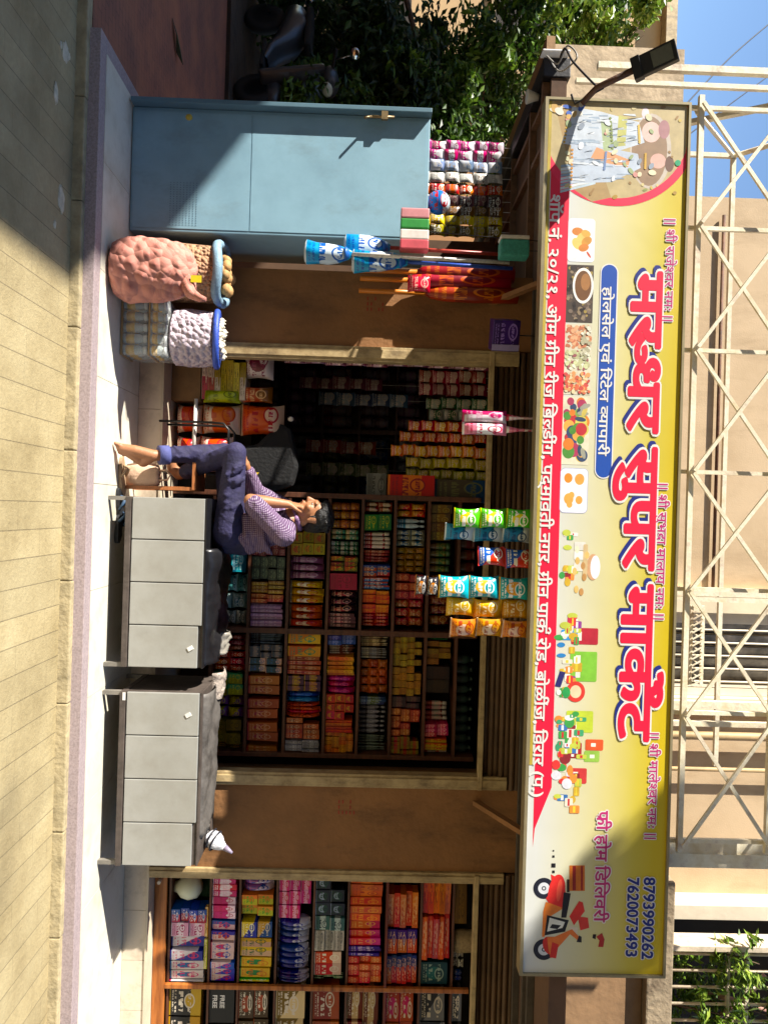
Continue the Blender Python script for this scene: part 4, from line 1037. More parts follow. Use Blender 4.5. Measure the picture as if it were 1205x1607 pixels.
# stool, pot and footwear by the man's feet
stw = mat('stool_wood', '#a9683a', .5, .25, 4, .1, stretch=(1, 1, 7))
so = thing('wooden_stool', 'small orange brown wooden stool at the left end of the bench', 'stool', (-.2, 4.72, .12))
MB().box(-.33, 4.60, .555, -.098, 4.86, .58).build('seat', stw, so, bevel=.004)
for x in (-.32, -.118):
    for y in (4.61, 4.83): MB().box(x, y, .122, x + .022, y + .022, .554).build('leg', stw, so)
MB().box(-.12, 4.632, .28, -.105, 4.829, .50).build('side_board', stw, so)
pot = thing('cream_bag', 'rounded cream bag with a looped handle beside the man’s foot'.replace('’', "'"), 'bag', (-.2, 4.56, .12))
pm_ = mat('cream_cloth', '#cfae94', .8, .12, 8, .3)
lump(-.185, 4.66, .122, [(.05, 0), (.07, .02), (.085, .1), (.08, .16), (.07, .2), (.06, .215), (.02, .217)], jit=.015, sx=1., sy=.6).build('bag_body', pm_, pot)
MB().tube([(-.215, 4.64, .33), (-.22, 4.64, .385), (-.19, 4.64, .41), (-.16, 4.64, .395), (-.155, 4.64, .33)], .006, 8).build('handle', pm_, pot)
def slipper(x, y, rz, sole, strap, label):
    t = thing('slipper', label, 'slipper', (x, y, .12), 'slippers under the bench end', rz)
    mb = MB(); n = 18; out = []
    for i in range(n):
        a = 2 * math.pi * i / n; out.append((.125 * math.cos(a), (.042 - .008 * math.cos(a)) * math.sin(a) * (1.1 if math.cos(a) > 0 else .95)))
    mb.add([(a, b_, .002) for a, b_ in out] + [(a, b_, .02 + (.006 if a < -.06 else 0)) for a, b_ in out], [tuple(range(n))[::-1], tuple(range(n, 2 * n))] + [(i, (i + 1) % n, (i + 1) % n + n, i + n) for i in range(n)])
    mb.build('sole', sole, t, world=False)
    for s in (-1, 1):
        MB().tube([(.075, 0, .022), (.05, s * .02, .05), (.0, s * .042, .02)], [.006, .011, .008], 8).build('strap', strap, t, world=False)
    return t
ssb = mat('slipper_black', '#1c1e22', .6); ssl = mat('slipper_blue', '#3f5a78', .5); sbe = mat('sandal_tan', '#a58a6c', .6)
p = PZ(186, 796, .12); slipper(p.x, p.y, R(200), ssb, ssl, 'black slipper with blue strap under the bench, nearer the man')
p = PZ(183, 822, .12); slipper(p.x, p.y + .02, R(160), ssb, ssl, 'black slipper with blue strap under the bench, farther from the man')
p = PZ(189, 748, .12); slipper(p.x, p.y, R(185), sbe, sbe, 'tan sandal lying under the man\'s raised heel')

# ------------------------------------------------------------------ hanging goods at the front edge of the canopy
def strip(name, label, x, y, ztop, n, w_, h_, mats, cat, group, d_=.05, part='packet', gap=.002, twist=.25, hang=True):
    t = thing(name, label, cat, (x, y, ztop - n * (h_ + gap)), group, random.uniform(-.3, .3))
    z = -0. 
    for i in range(n):
        mb = pouch(w_, h_, d_, nx=6, nz=8)
        o = mb.build(part, mats[i % len(mats)], t, world=False); o.location = (random.uniform(-.006, .006), random.uniform(-.006, .006), (n - 1 - i) * (h_ + gap)); o.rotation_euler.z = random.uniform(-twist, twist)
        if i > 0 and False: pass
    if hang:
        MB().tube([(0, 0, n * (h_ + gap)), (0, 0, n * (h_ + gap) + max(.02, 2.70 - ztop))], .002, 5).build('string', mat('white_string', '#cfcac4', .7), t, world=False)
    return t
def chip(u0, u1, xb, xt, n, A, B, C, label, Y=3.995, style='disc'):
    um = (u0 + u1) / 2; a, b_ = P(xb, u0, Y), P(xb, u1, Y); z0, z1 = P(xb, um, Y).z, P(xt, um, Y).z
    return strip('snack_strip', label, (a.x + b_.x) / 2, Y, z1, n, abs(b_.x - a.x), (z1 - z0) / n - .002, [pmat(A, B, C, style, .3, .6)], 'snack packets', 'strips of snack packets hanging at the canopy edge', d_=.055)
chip(796, 828, 712, 835, 3, '#4fae14', '#d8c83a', '#e8e6dc', 'hanging strip of three bright green snack packets')
chip(820, 850, 698, 833, 3, '#2f7fae', '#cfd8dc', '#1f4f7a', 'hanging strip of blue and silver snack packets behind the green strip', 4.05, 'top')
chip(857, 890, 750, 834, 2, '#1f5fa8', '#c02838', '#e0d8c8', 'short hanging strip of two blue and red snack packets', 4.01, 'slant')
chip(901, 937, 688, 830, 3, '#0f9aa0', '#e0b070', '#e8e8e4', 'hanging strip of three turquoise snack packets')
chip(936, 968, 700, 830, 3, '#e0b010', '#c9962a', '#f0e6c0', 'hanging strip of three yellow snack packets', 4.02)
chip(967, 1001, 706, 828, 3, '#d8861a', '#e8c8b0', '#a8481a', 'hanging strip of three orange snack packets below the yellow strip', 4.0)
chip(902, 936, 652, 688, 2, '#26242a', '#c97a3a', '#d9d4cc', 'short strip of two small black foil packets under the turquoise strip', 4.0)
# pink and white hanging packs
pkm = pmat('#d9cfd2', '#b8325e', '#c9a8b4', 'side', .3); pk2 = pmat('#c98aa0', '#dcd6d6', '#a83a5e', 'band', .3)
for u, m, lb in ((653, pkm, 'pink and white packet hanging from the canopy, the left one of two'), (672, pk2, 'pink and white packet hanging from the canopy, the right one of two')):
    a = P(725, u, 4.0); t = thing('hanging_packet', lb, 'packet', (a.x, 4.0, a.z), 'pink packets hanging together')
    pouch(.07, .24, .06, crimp=False).build('pack', m, t, world=False)
    MB().tube([(0, 0, .238), (0, 0, .31), (0, 0, 2.70 - a.z)], [.02, .008, .003], 8).build('neck', m, t, world=False)
# purple box
p = P(770, 525, 4.4); pb = thing('purple_box', 'purple printed box bag hanging by the left door post', 'box', (p.x, 4.4, p.z))
MB().box(-.09, -.07, 0, .09, .07, .16).build('box', pmat('#2f2450', '#3d3066', '#8a7ab4', 'band', .3), pb, world=False, bevel=.006)
MB().box(.05, -.076, .0, .085, -.0705, .16).build('edge_strip', mat('lilac', '#8f86b8', .3), pb, world=False)
MB().tube([(0, 0, .16), (0, 0, 2.7 - p.z)], .004, 6).build('string', bt, pb, world=False)
pb.rotation_euler.z = R(18)
# mops and brooms hanging by the left pillar
def mop(u, x0, x1, xt, Y, label, A):
    p0, p1, pt = P(x0, u, Y), P(x1, u, Y), P(xt, u + 4, Y); t = thing('mop', label, 'mop', tuple(p0), 'mops hanging beside the blue cupboard')
    h = p1.z - p0.z; m = pmat(A, '#c9d4dc', '#2456a8', 'band', .3, .8)
    mb = lump(0, 0, 0, [(.05, 0), (.07, .012), (.062, h * .25), (.06, h * .5), (.05, h * .75), (.03, h * .93), (.018, h)], jit=.09, n=22, sy=.6); mb.build('wrapped_head', m, t, world=False)
    MB().lathe([(.036, h * .84), (.042, h * .87), (.036, h * .9), (.02, h * .96)], 14).build('collar', mat('mop_blue', '#1c5fb0', .4, .2, 20), t, world=False)
    MB().tube([(0, 0, h), (.01, .02, pt.z - p0.z)], .012, 8).build('handle', mat('handle_' + label.split()[0], {'white': '#d6d0c8', 'red': '#a8382a', 'blue': '#2a4fb0'}[label.split()[0]], .4, .2, 60), t, world=False)
mop(396, 478, 552, 800, 4.42, 'white handled mop with head in blue plastic, lowest of the hanging mops', '#2f8fc8')
mop(386, 540, 612, 802, 4.50, 'red handled mop with head in blue plastic, behind the lowest mop', '#2a86c0')
mop(408, 552, 640, 805, 4.46, 'blue handled mop with pale wrapped head nearest the brown pillar', '#3a9ac8')
for u, x0, x1, xt, lb in ((437, 565, 640, 800, 'orange handled broom with red bristles hanging up, the upper left one on the pillar'), (456, 563, 668, 812, 'orange handled broom with red bristles hanging up, the one nearest the doorway'), (424, 566, 655, 806, 'orange handled broom with red bristles hanging up, the one behind the mops')):
    Y = 4.8; p0, p1, pt = P(x0, u, Y), P(x1, u, Y), P(xt, u, Y); t = thing('broom', lb, 'broom', tuple(p0), 'orange brooms hanging on the pillar')
    MB().tube([(0, 0, 0), (0, 0, p1.z - p0.z)], .016, 10).build('handle', mat('broom_orange', '#c8761c', .4, .1, 10), t, world=False)
    h0, h1 = p1.z - p0.z, pt.z - p0.z
    MB().lathe([(.018, h0), (.035, h0 + .03), (.05, h0 + .12), (.055, (h0 + h1) / 2), (.05, h1)], 14).build('bristle_head', pmat('#a01c22', '#7a1218', '#c96a3a', 'band', .4), t, world=False)
pr = P(585, 440, 4.74); pr1 = P(612, 440, 4.74)
p = P(640, 445, 4.7); place(pouch(.11, .14, .05), 'red_packet', pmat('#a81c2c', '#c03a48', '#d8a8a0', 'band', .3), tuple(p), 'small red speckled packet pinned over the broom handles', 'packet')
# striped pack, teal sponge, ball
p = P(628, 362, 4.42); sp_ = thing('striped_pack', 'pink, green and white striped pack hanging by the mops', 'packet', tuple(p))
for i, (a, h) in enumerate(((-.095, '#c9868a'), (-.032, '#2f8a3a'), (.032, '#d9cfc8'), (.09, '#c4505a'))):
    MB().box(a - .03, -.04, 0, a + .03, .04, .17).build('band', ink(h), sp_, world=False, bevel=.008)
MB().tube([(0, 0, .17), (.02, .04, 2.7 - p.z)], .003, 6).build('string', bt, sp_, world=False)
p = P(783, 392, 4.35); sg = thing('sponge_pack', 'teal and white sponge pack hanging under the canopy', 'packet', tuple(p))
MB().box(-.05, -.05, 0, .05, .05, .17).build('sponge', mat('teal_sponge', '#3f9a90', .7, .2, 40, .3), sg, world=False, bevel=.012)
MB().box(-.075, -.05, .0, -.052, .05, .17).build('scourer', mat('white_scourer', '#d8d4d0', .7, .1, 40), sg, world=False, bevel=.008)
MB().tube([(0, 0, .17), (0, 0, 2.7 - p.z)], .003, 6).build('string', bt, sg, world=False)
p = P(683, 318, 4.75); bl = thing('plastic_ball', 'blue and white plastic ball resting on top of the cupboard', 'ball', (p.x, 4.75, CZ + .002))
MB().ball((0, 0, .075), .075, 20, 14).build('ball_body', pmat('#2f6fb0', '#c9d8e0', '#b8404a', 'top', .3, .4), bl, world=False)
# sachet strips under the canopy on the left
sk = [('#b03a78', '#d8c8d2', 'pink'), ('#c94a8a', '#e0dce0', 'rose and white'), ('#c4c8d4', '#8a9ab8', 'silver'), ('#a8a8a4', '#e0ddd8', 'pale grey'), ('#b03a1c', '#d87a3a', 'rust red'), ('#3a2c30', '#6a4a50', 'dark maroon'), ('#4a3a30', '#7a5a3a', 'dark brown'), ('#b8a02a', '#e0d060', 'yellow'), ('#5a4a1c', '#9a8a3a', 'dark olive')]
us_ = [229, 244, 260, 278, 296, 314, 330, 345, 362]
for u, (a, b_, nm_) in zip(us_, sk):
    Y = 5.62; q = P(700, u, Y)
    strip('sachet_strip', f'hanging strip of {nm_} sachets behind the blue cupboard', q.x, Y, P(790 - .03 * (u - 300) * .3, u, Y).z - random.uniform(0, .02), 7, .088, .108, [pmat(a, b_, '#d8d4cc', 'top', .25, .7), pmat(a, b_, '#8a8078', 'band', .25, .7)], 'sachets', 'sachet strips hanging behind the cupboard', d_=.03, part='sachet')
# strips inside the dark doorway
ins = [(566, 445, 768, 10, '#6a3a4a', '#a88a94', 'dusky pink', 4.99, .04), (590, 657, 762, 5, '#a02032', '#c9a8a0', 'crimson', 5.75, .1), (611, 657, 764, 5, '#8f1c2c', '#d0b0a8', 'dark red', 5.78, .1), (632, 668, 765, 4, '#2f5a3a', '#a8b0a4', 'green', 5.6, .085), (650, 672, 765, 4, '#9a9a98', '#4a6a52', 'grey', 5.62, .085),
       (668, 640, 765, 6, '#b02c28', '#d8a050', 'red', 5.4, .075), (685, 626, 764, 7, '#b83a1c', '#d88a3a', 'orange red', 5.42, .075), (706, 612, 764, 8, '#c86a18', '#e0b04a', 'amber', 5.4, .085), (726, 636, 766, 6, '#a89a2a', '#d0c45a', 'mustard', 5.42, .085), (743, 636, 766, 7, '#8a8a2a', '#c0b84a', 'olive yellow', 5.45, .07)]
for u, xb, xt, n, a, b_, nm_, Y, w_ in ins:
    q0, q1 = P(xb, u, Y), P(xt, u, Y)
    strip('sachet_strip', f'hanging strip of {nm_} sachets inside the dark doorway', q0.x, Y, q1.z, n, w_, (q1.z - q0.z) / n - .003, [pmat(a, b_, '#d8c8b8', 'band', .3, .7)], 'sachets', 'sachet strips hanging in the doorway', d_=.03, part='sachet')
q = P(608, 765, 5.3); place(MB().box(-.09, -.08, 0, .09, .08, .33), 'orange_carton', pmat('#b8482a', '#d8925a', '#8a2a1c', 'band', .4), (q.x, 5.3, q.z), 'orange red carton hanging on the rack post', 'carton')
q = P(680, 770, 5.35); place(MB().box(-.08, -.08, 0, .08, .08, .4), 'dark_carton', pmat('#4a4238', '#2f4a6a', '#6a6a4a', 'top', .4), (q.x, 5.35, q.z), 'dull dark carton above the orange red carton', 'carton')
q = P(575, 765, 5.35); place(MB().box(-.1, -.08, 0, .1, .08, .14), 'grey_carton', pmat('#5a5e58', '#7a7e78', '#3a3e3a', 'band', .4), (q.x, 5.35, q.z), 'grey carton below the orange red carton', 'carton')
# ------------------------------------------------------------------ packets on the shelves: every packet is an object
random.seed(21)
def rbox(w_, d_, h_): return MB().box(-w_ / 2, -d_ / 2, 0, w_ / 2, d_ / 2, h_)
def bottle(w_, d_, h_):
    r = min(w_, .09) / 2
    return MB().lathe([(0, 0), (r * .95, 0), (r, h_ * .05), (r, h_ * .55), (r * .8, h_ * .68), (r * .38, h_ * .78), (r * .38, h_ * .84)], 10).lathe([(r * .5, h_ * .84), (r * .5, h_ * .98), (0, h_)], 10, mi=1)
def jar(w_, d_, h_):
    r = w_ / 2
    return MB().lathe([(0, 0), (r * .93, 0), (r, h_ * .06), (r, h_ * .7), (r * .85, h_ * .78)], 10).lathe([(r * .92, h_ * .78), (r * .92, h_ * .97), (0, h_ * .98)], 10, mi=1)
caps = {}
NAMES = {'box': 'packet_box', 'pouch': 'foil_pouch', 'bottle': 'bottle', 'jar': 'jar', 'flat': 'flat_packet', 'roll': 'foam_roll'}
CATS = {'box': 'box', 'pouch': 'pouch', 'bottle': 'bottle', 'jar': 'jar', 'flat': 'packet', 'roll': 'roll'}
NPK = [0]
def cell(X0, X1, z0, z1, yf, nx, nz, kind, A, B, C, style, label, group, depth=.12, k=1., fill=.97):
    w_ = (X1 - X0) / nx; h_ = (z1 - z0) * fill / nz
    m = pmat(A, B, C, style, .38 if kind != 'pouch' else .25, k)
    if kind == 'bottle' or kind == 'jar': mb = (bottle if kind == 'bottle' else jar)(w_ * .95, depth, h_ * .985); ms = [m, mat('cap_' + B[1:], B, .4)]
    elif kind == 'pouch': mb = pouch(w_ * 1.0, h_ * .99, min(depth, h_ * .6), nx=6, nz=8); ms = [m]
    else: mb = rbox(w_ * .955, depth, h_ * .965); ms = [m]
    first = None
    for i in range(nx):
        for j in range(nz):
            x = X0 + (i + .5) * w_; z = z0 + j * h_ + .001; y = yf + depth / 2 + random.uniform(0, .018)
            if nz > 1 and j == nz - 1 and nx > 2 and random.random() < .08: continue
            if first is None: o = first = mb.build(NAMES[kind] if kind != 'box' else 'wrapped_pack' if yf < 5.1 else 'upright_pack' if 'upright' in label else 'packet_box', ms)
            else: o = first.copy(); COL.objects.link(o)
            o.location = (x + random.uniform(-.02, .02) * w_, y + random.uniform(0, .012), z); o.rotation_euler = (0, random.uniform(-.025, .025) * (nz == 1), random.uniform(-.12, .12)); o.scale = (random.uniform(.94, 1), 1, random.uniform(.93, 1) if j == nz - 1 else 1)
            tag(o, label, 'pack' if o.name.startswith(('wrapped', 'upright')) else CATS[kind], group); NPK[0] += 1
ORD = ['lowest', 'second', 'third', 'fourth', 'fifth', 'sixth', 'seventh', 'eighth', 'top']
def rackX(u, zmid):
    return (u - .03 * ((zmid - 1.66) * 223) - 803) / 223 - .0
def fillrow(s, items, side):
    z0 = SHZ[s]; z1 = SHZ[s + 1] - .024; zm = (z0 + z1) / 2
    for it in items:
        u0, u1, nx, nz, kind, A, B, C, style, nm_ = it[:10]; fill = it[10] if len(it) > 10 else .95
        X0, X1 = rackX(u0, zm), rackX(u1, zm)
        lo, hi = (XA0 + .003, XM0 - .003) if side == 'left' else (XM1 + .003, XB1 - .034)
        X0, X1 = max(X0, lo), min(X1, hi)
        if kind == 'box' and nz <= 3 and nm_.endswith('box') and sum(map(ord, nm_)) % 9 < 4: kind = 'pouch'; nm_ = nm_[:-3] + 'pouch'
        cell(X0, X1, z0, z1, YR, nx, nz, kind, A, B, C, style, f'{nm_} on the {ORD[s]} shelf, {side} bay of dark rack', f'{nm_}s on the {ORD[s]} shelf of the {side} rack bay', k=.7, fill=fill)
T = '#d8c9a8'
fillrow(0, [(868, 900, 1, 2, 'box', '#22506a', '#4a8a9a', '#a8c0c0', 'band', 'blue teal box'), (901, 930, 1, 3, 'box', '#5a8a88', '#9ab8b0', '#2a4a50', 'top', 'pale teal box'), (931, 957, 1, 2, 'box', '#7f9a98', '#4f6f74', '#c0ccc8', 'disc', 'grey teal box'), (958, 984, 1, 3, 'box', '#9aa8a0', '#5a6a68', '#cfd4cc', 'band', 'light grey box')], 'left')
fillrow(1, [(838, 872, 3, 5, 'flat', '#6a2a30', '#8a4a4a', '#b09a88', 'band', 'maroon flat packet'), (873, 911, 2, 4, 'flat', '#2a3a34', '#4a5a4c', '#8a9a7a', 'band', 'dark green flat packet'), (913, 931, 3, 2, 'box', '#b8923a', '#8a5a2a', '#d8c890', 'side', 'tan yellow upright pack'), (932, 945, 2, 2, 'box', '#a82a1c', '#c8603a', '#e0b890', 'band', 'small red upright pack'), (947, 985, 7, 1, 'box', '#a884a0', '#8a6a90', '#c8b4c4', 'side', 'thin mauve upright pack')], 'left')
fillrow(2, [(790, 832, 3, 2, 'box', '#a8823a', '#8a5a2a', '#d0b880', 'band', 'ochre box'), (834, 871, 2, 3, 'box', '#9a8a3a', '#b8602a', '#5a4a1c', 'disc', 'mustard box'), (872, 910, 3, 1, 'pouch', '#7a5068', '#9a7088', '#c0a4b0', 'band', 'mauve pouch'), (912, 948, 3, 1, 'pouch', '#c9a02a', '#d8d0b8', '#a8481c', 'disc', 'yellow pouch with pale disc'), (950, 985, 3, 1, 'pouch', '#c8602a', '#d8c8a8', '#a8281c', 'disc', 'orange pouch with pale disc')], 'left')
fillrow(3, [(788, 830, 3, 3, 'jar', '#a8702a', '#8a4a1c', '#c89a50', 'band', 'small orange brown jar'), (831, 848, 2, 2, 'jar', '#b09a6a', '#3a7a5a', '#d0c8b0', 'band', 'tan jar with green lid'), (850, 872, 3, 3, 'jar', '#a8a498', '#2f6a4a', '#d0ccc0', 'band', 'white jar with green lid'), (874, 897, 3, 2, 'box', '#a8322a', '#5a5a2a', '#c8a85a', 'slant', 'red and olive pack'), (899, 926, 1, 1, 'box', '#a81420', '#b82430', '#8a1018', 'band', 'plain bright red box'), (928, 962, 3, 1, 'pouch', '#2f1c24', '#8a2430', '#c8a090', 'disc', 'black pouch with red print'), (964, 985, 4, 1, 'box', '#4a2a30', '#8a4a4a', '#c8a8a0', 'disc', 'dark maroon box')], 'left')
fillrow(4, [(788, 804, 2, 2, 'box', '#a83a2a', '#d0b8a0', '#d8d0c0', 'band', 'small red and white box'), (806, 833, 1, 2, 'box', '#146a2a', '#1c7a38', '#a8a83a', 'disc', 'deep green box'), (836, 862, 4, 1, 'jar', '#c0362a', '#d8c8b8', '#e0d8cc', 'band', 'red and white tub'), (864, 884, 4, 1, 'jar', '#b02a2a', '#8a1c1c', '#d8a898', 'band', 'red tub'), (886, 905, 2, 2, 'box', '#a8241c', '#1c4f8a', '#d8c0a8', 'side', 'red and blue box'), (906, 925, 3, 1, 'box', '#1f5f98', '#a8241c', '#c8d0d8', 'side', 'blue upright pack'), (927, 962, 5, 2, 'box', '#b8301c', '#c8602a', '#d8905a', 'side', 'scarlet upright stick pack'), (964, 985, 4, 2, 'box', '#b84a4a', '#c86a60', '#d8a89a', 'band', 'salmon pink box')], 'left')
fillrow(5, [(790, 812, 2, 2, 'box', '#9a6a30', '#b84a2a', '#c8a868', 'slant', 'brown and orange box'), (814, 830, 2, 1, 'bottle', '#3a6a8a', '#a8b8c0', '#c8d0d4', 'band', 'small blue bottle'), (832, 858, 3, 2, 'box', '#8a8a78', '#3a5a7a', '#b8b8a8', 'band', 'grey and blue box'), (860, 900, 4, 3, 'box', '#8a6a3a', '#a8863a', '#5a3a1c', 'band', 'tan small box'), (902, 940, 3, 2, 'box', '#8a2a24', '#a84a3a', '#c89078', 'disc', 'brick red box'), (942, 985, 3, 2, 'box', '#8a4a34', '#a8322a', '#c8a080', 'side', 'rust brown box')], 'left')
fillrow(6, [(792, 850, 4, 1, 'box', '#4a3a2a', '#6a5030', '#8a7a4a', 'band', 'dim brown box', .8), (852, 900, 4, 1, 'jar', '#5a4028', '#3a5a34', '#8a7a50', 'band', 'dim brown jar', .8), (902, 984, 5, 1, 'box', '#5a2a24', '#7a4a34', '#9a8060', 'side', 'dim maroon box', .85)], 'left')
fillrow(0, [(997, 1022, 3, 2, 'pouch', '#6a2a2a', '#8a4a44', '#b08a80', 'band', 'dark red pouch'), (1024, 1055, 3, 2, 'pouch', '#a83028', '#c8604a', '#d8b8a0', 'disc', 'red printed pouch'), (1057, 1092, 2, 2, 'box', '#8a8424', '#4a8a5a', '#c0b44a', 'side', 'yellow green box'), (1093, 1128, 2, 2, 'box', '#8a7a20', '#6a4a7a', '#b8a84a', 'slant', 'golden olive box'), (1130, 1166, 2, 2, 'box', '#5f5424', '#7a6c34', '#3f3a1c', 'band', 'dark olive box'), (1167, 1204, 2, 2, 'box', '#7a6a34', '#9a6a2a', '#4a4a28', 'side', 'brown olive box')], 'right')
fillrow(1, [(996, 1012, 5, 1, 'jar', '#1c2430', '#5a6a78', '#7a8a98', 'band', 'tiny dark tub'), (1013, 1032, 2, 3, 'flat', '#1c2a3a', '#8a7a70', '#4a5a6a', 'band', 'navy flat packet'), (1034, 1055, 2, 2, 'flat', '#12323a', '#c8a890', '#2a5a8a', 'top', 'dark teal flat packet')] + sum([[(u, u + 30, 2, 1, 'box', '#a86a4a', '#9a2430', '#c8a080', 'disc', f'{w_} tan box pair with red discs', .93)] for u, w_ in ((1059, 'first'), (1097, 'second'), (1133, 'third'), (1170, 'last'))], []) , 'right')
fillrow(2, [(996, 1030, 2, 1, 'box', '#c8701c', '#d8a83a', '#3a8a6a', 'slant', 'orange and green box'), (1032, 1058, 4, 1, 'box', '#a8604a', '#8a2a34', '#c8a890', 'disc', 'pink tan box'), (1060, 1085, 3, 2, 'flat', '#3a1c3a', '#a8823a', '#6a3a5a', 'band', 'dark purple flat packet'), (1087, 1104, 2, 1, 'pouch', '#124a9a', '#2a6ab8', '#6a94c8', 'band', 'vivid blue pouch'), (1105, 1127, 4, 1, 'pouch', '#b82424', '#d84a3a', '#6a1c2a', 'band', 'bright red pouch'), (1129, 1161, 4, 2, 'box', '#a85a4a', '#6a2430', '#c8a890', 'disc', 'rose box with dark disc'), (1163, 1203, 5, 2, 'box', '#8a8a90', '#a8a8ac', '#2a2a30', 'band', 'silver grey box')], 'right')
fillrow(3, [(996, 1013, 2, 2, 'flat', '#2a3a7a', '#4a5a9a', '#8a8ab0', 'band', 'indigo flat packet'), (1015, 1029, 5, 1, 'jar', '#a8a090', '#6a3a2a', '#d0c8b8', 'band', 'tiny cream jar'), (1030, 1060, 6, 1, 'box', '#c8742a', '#d8a03a', '#a83a1c', 'top', 'orange upright pack'), (1062, 1089, 3, 1, 'pouch', '#a81c5a', '#8a2a6a', '#c86a90', 'band', 'magenta pouch'), (1091, 1130, 3, 3, 'box', '#b82c24', '#d8a02a', '#7a1c3a', 'disc', 'red box with yellow disc'), (1131, 1150, 4, 1, 'box', '#a8382a', '#c86a4a', '#7a2424', 'side', 'rust red upright pack'), (1151, 1203, 5, 4, 'box', '#a8622a', '#c8823a', '#7a3c18', 'band', 'small orange tan cube')], 'right')
fillrow(4, [(998, 1018, 6, 1, 'bottle', '#a89a78', '#c8b890', '#6a4a2a', 'band', 'small cream bottle'), (1019, 1036, 5, 1, 'bottle', '#b0a890', '#8a8a8a', '#6a5a4a', 'band', 'tiny pale bottle'), (1038, 1092, 4, 3, 'box', '#a86a50', '#b87a5a', '#7a3c30', 'side', 'dusty pink small box'), (1094, 1108, 3, 1, 'flat', '#1c2a5a', '#4a5a34', '#8a90a8', 'band', 'dark blue flat packet'), (1110, 1155, 6, 1, 'bottle', '#24222c', '#8a8a94', '#5a5a64', 'band', 'black bottle with pale cap'), (1157, 1203, 6, 1, 'bottle', '#1c2420', '#6a746c', '#4a544a', 'band', 'dark green bottle')], 'right')
fillrow(5, [(998, 1046, 5, 4, 'box', '#8a6a34', '#a8863a', '#4a5a2a', 'band', 'tan and green small box'), (1048, 1092, 4, 4, 'box', '#967038', '#b08a48', '#5a3a1c', 'band', 'yellow tan small box'), (1094, 1112, 2, 2, 'box', '#2a1c24', '#4a2a34', '#6a5a50', 'band', 'blackish box'), (1114, 1156, 4, 3, 'box', '#8a3a2a', '#a85a3a', '#c89878', 'band', 'brick box with pale print'), (1158, 1202, 4, 3, 'box', '#7a6a2a', '#a8322a', '#5a5a2a', 'band', 'olive and red box')], 'right')
fillrow(6, [(997, 1008, 2, 1, 'jar', '#1c5a34', '#2a7a44', '#5a8a5a', 'band', 'dim green jar', .85), (1009, 1044, 4, 2, 'box', '#7a5a34', '#8a6a40', '#4a3a20', 'band', 'dim tan box', .9), (1046, 1090, 2, 1, 'box', '#1f1410', '#2a1c14', '#34241a', 'band', 'large near black carton', .9), (1104, 1135, 4, 1, 'jar', '#8a3a40', '#a8a09a', '#c89090', 'band', 'dim rose jar', .9), (1137, 1158, 3, 2, 'box', '#a83a5a', '#c86a7a', '#d8b0b0', 'band', 'pink small box', .9), (1160, 1180, 3, 1, 'box', '#a8882a', '#b8402a', '#d0b860', 'side', 'yellow upright pack', .9), (1182, 1203, 4, 2, 'jar', '#b02a30', '#d0c0b8', '#d8c8c0', 'band', 'red jar with white lid', .9)], 'right')
# bottles along the very top
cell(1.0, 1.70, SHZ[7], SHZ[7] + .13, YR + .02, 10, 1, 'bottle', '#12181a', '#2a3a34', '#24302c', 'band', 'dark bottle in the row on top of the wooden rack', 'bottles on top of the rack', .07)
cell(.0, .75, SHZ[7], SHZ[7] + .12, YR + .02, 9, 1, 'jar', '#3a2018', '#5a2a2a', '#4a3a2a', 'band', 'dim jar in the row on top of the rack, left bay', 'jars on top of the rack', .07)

# second shop
def X2(u, zm): return (u - .03 * ((zm - 1.66) * 229.7) - 803) / 229.7
def fill2(s, items, side='left'):
    z0 = S2Z[s]; z1 = (S2Z[s + 1] if s < 8 else 2.43) - .02; zm = (z0 + z1) / 2
    for it in items:
        u0, u1, nx, nz, kind, A, B, C, style, nm_ = it[:10]; fill = it[10] if len(it) > 10 else .95
        X0, X1 = X2(u0, zm), X2(u1, zm)
        if side == 'left': X0, X1 = max(X0, X20 + .016), min(X1, X2M - .002)
        else: X0, X1 = max(X0, X2M + .032), min(X1, X2E - .025)
        cell(X0, X1, z0, z1, Y2, nx, nz, kind, A, B, C, style, f'{nm_} on the {ORD[s]} shelf of the second shop', f'{nm_}s on the {ORD[s]} display shelf', k=.6, fill=fill)
W = '#d4cdd0'
fill2(0, [(1424, 1446, 1, 4, 'flat', '#a8384a', '#2a4a9a', '#d8d0d4', 'side', 'red and blue flat packet'), (1447, 1470, 1, 2, 'flat', '#c89ab0', '#d8c8d0', '#9a4a6a', 'band', 'pale pink flat packet'), (1471, 1504, 2, 1, 'box', W, '#2a3a8a', '#c83a6a', 'slant', 'white and navy pad pack, left pair'), (1506, 1535, 2, 1, 'box', '#cfc8c4', '#2a5a9a', '#c84a6a', 'disc', 'white pad pack with blue disc'), (1537, 1567, 2, 1, 'box', '#d0ccca', '#b8305a', '#2a4a8a', 'disc', 'white pad pack with pink disc')])
fill2(1, [(1378, 1408, 3, 1, 'box', '#b82a5a', '#d8b8c4', '#d8d0d4', 'band', 'crimson pink box'), (1409, 1441, 3, 1, 'box', '#c03a68', '#e0c8d0', '#a81c3a', 'top', 'rose pink box'), (1443, 1474, 2, 1, 'box', '#c8a8a8', '#2a3a8a', '#b8304a', 'side', 'blush pack with navy side'), (1476, 1505, 2, 1, 'box', '#c8b0ac', '#b83a5a', '#2a4a9a', 'disc', 'blush pack with rose disc'), (1507, 1567, 3, 1, 'box', '#c4b2b0', '#34409a', '#b8305a', 'slant', 'blush pack with blue corner')])
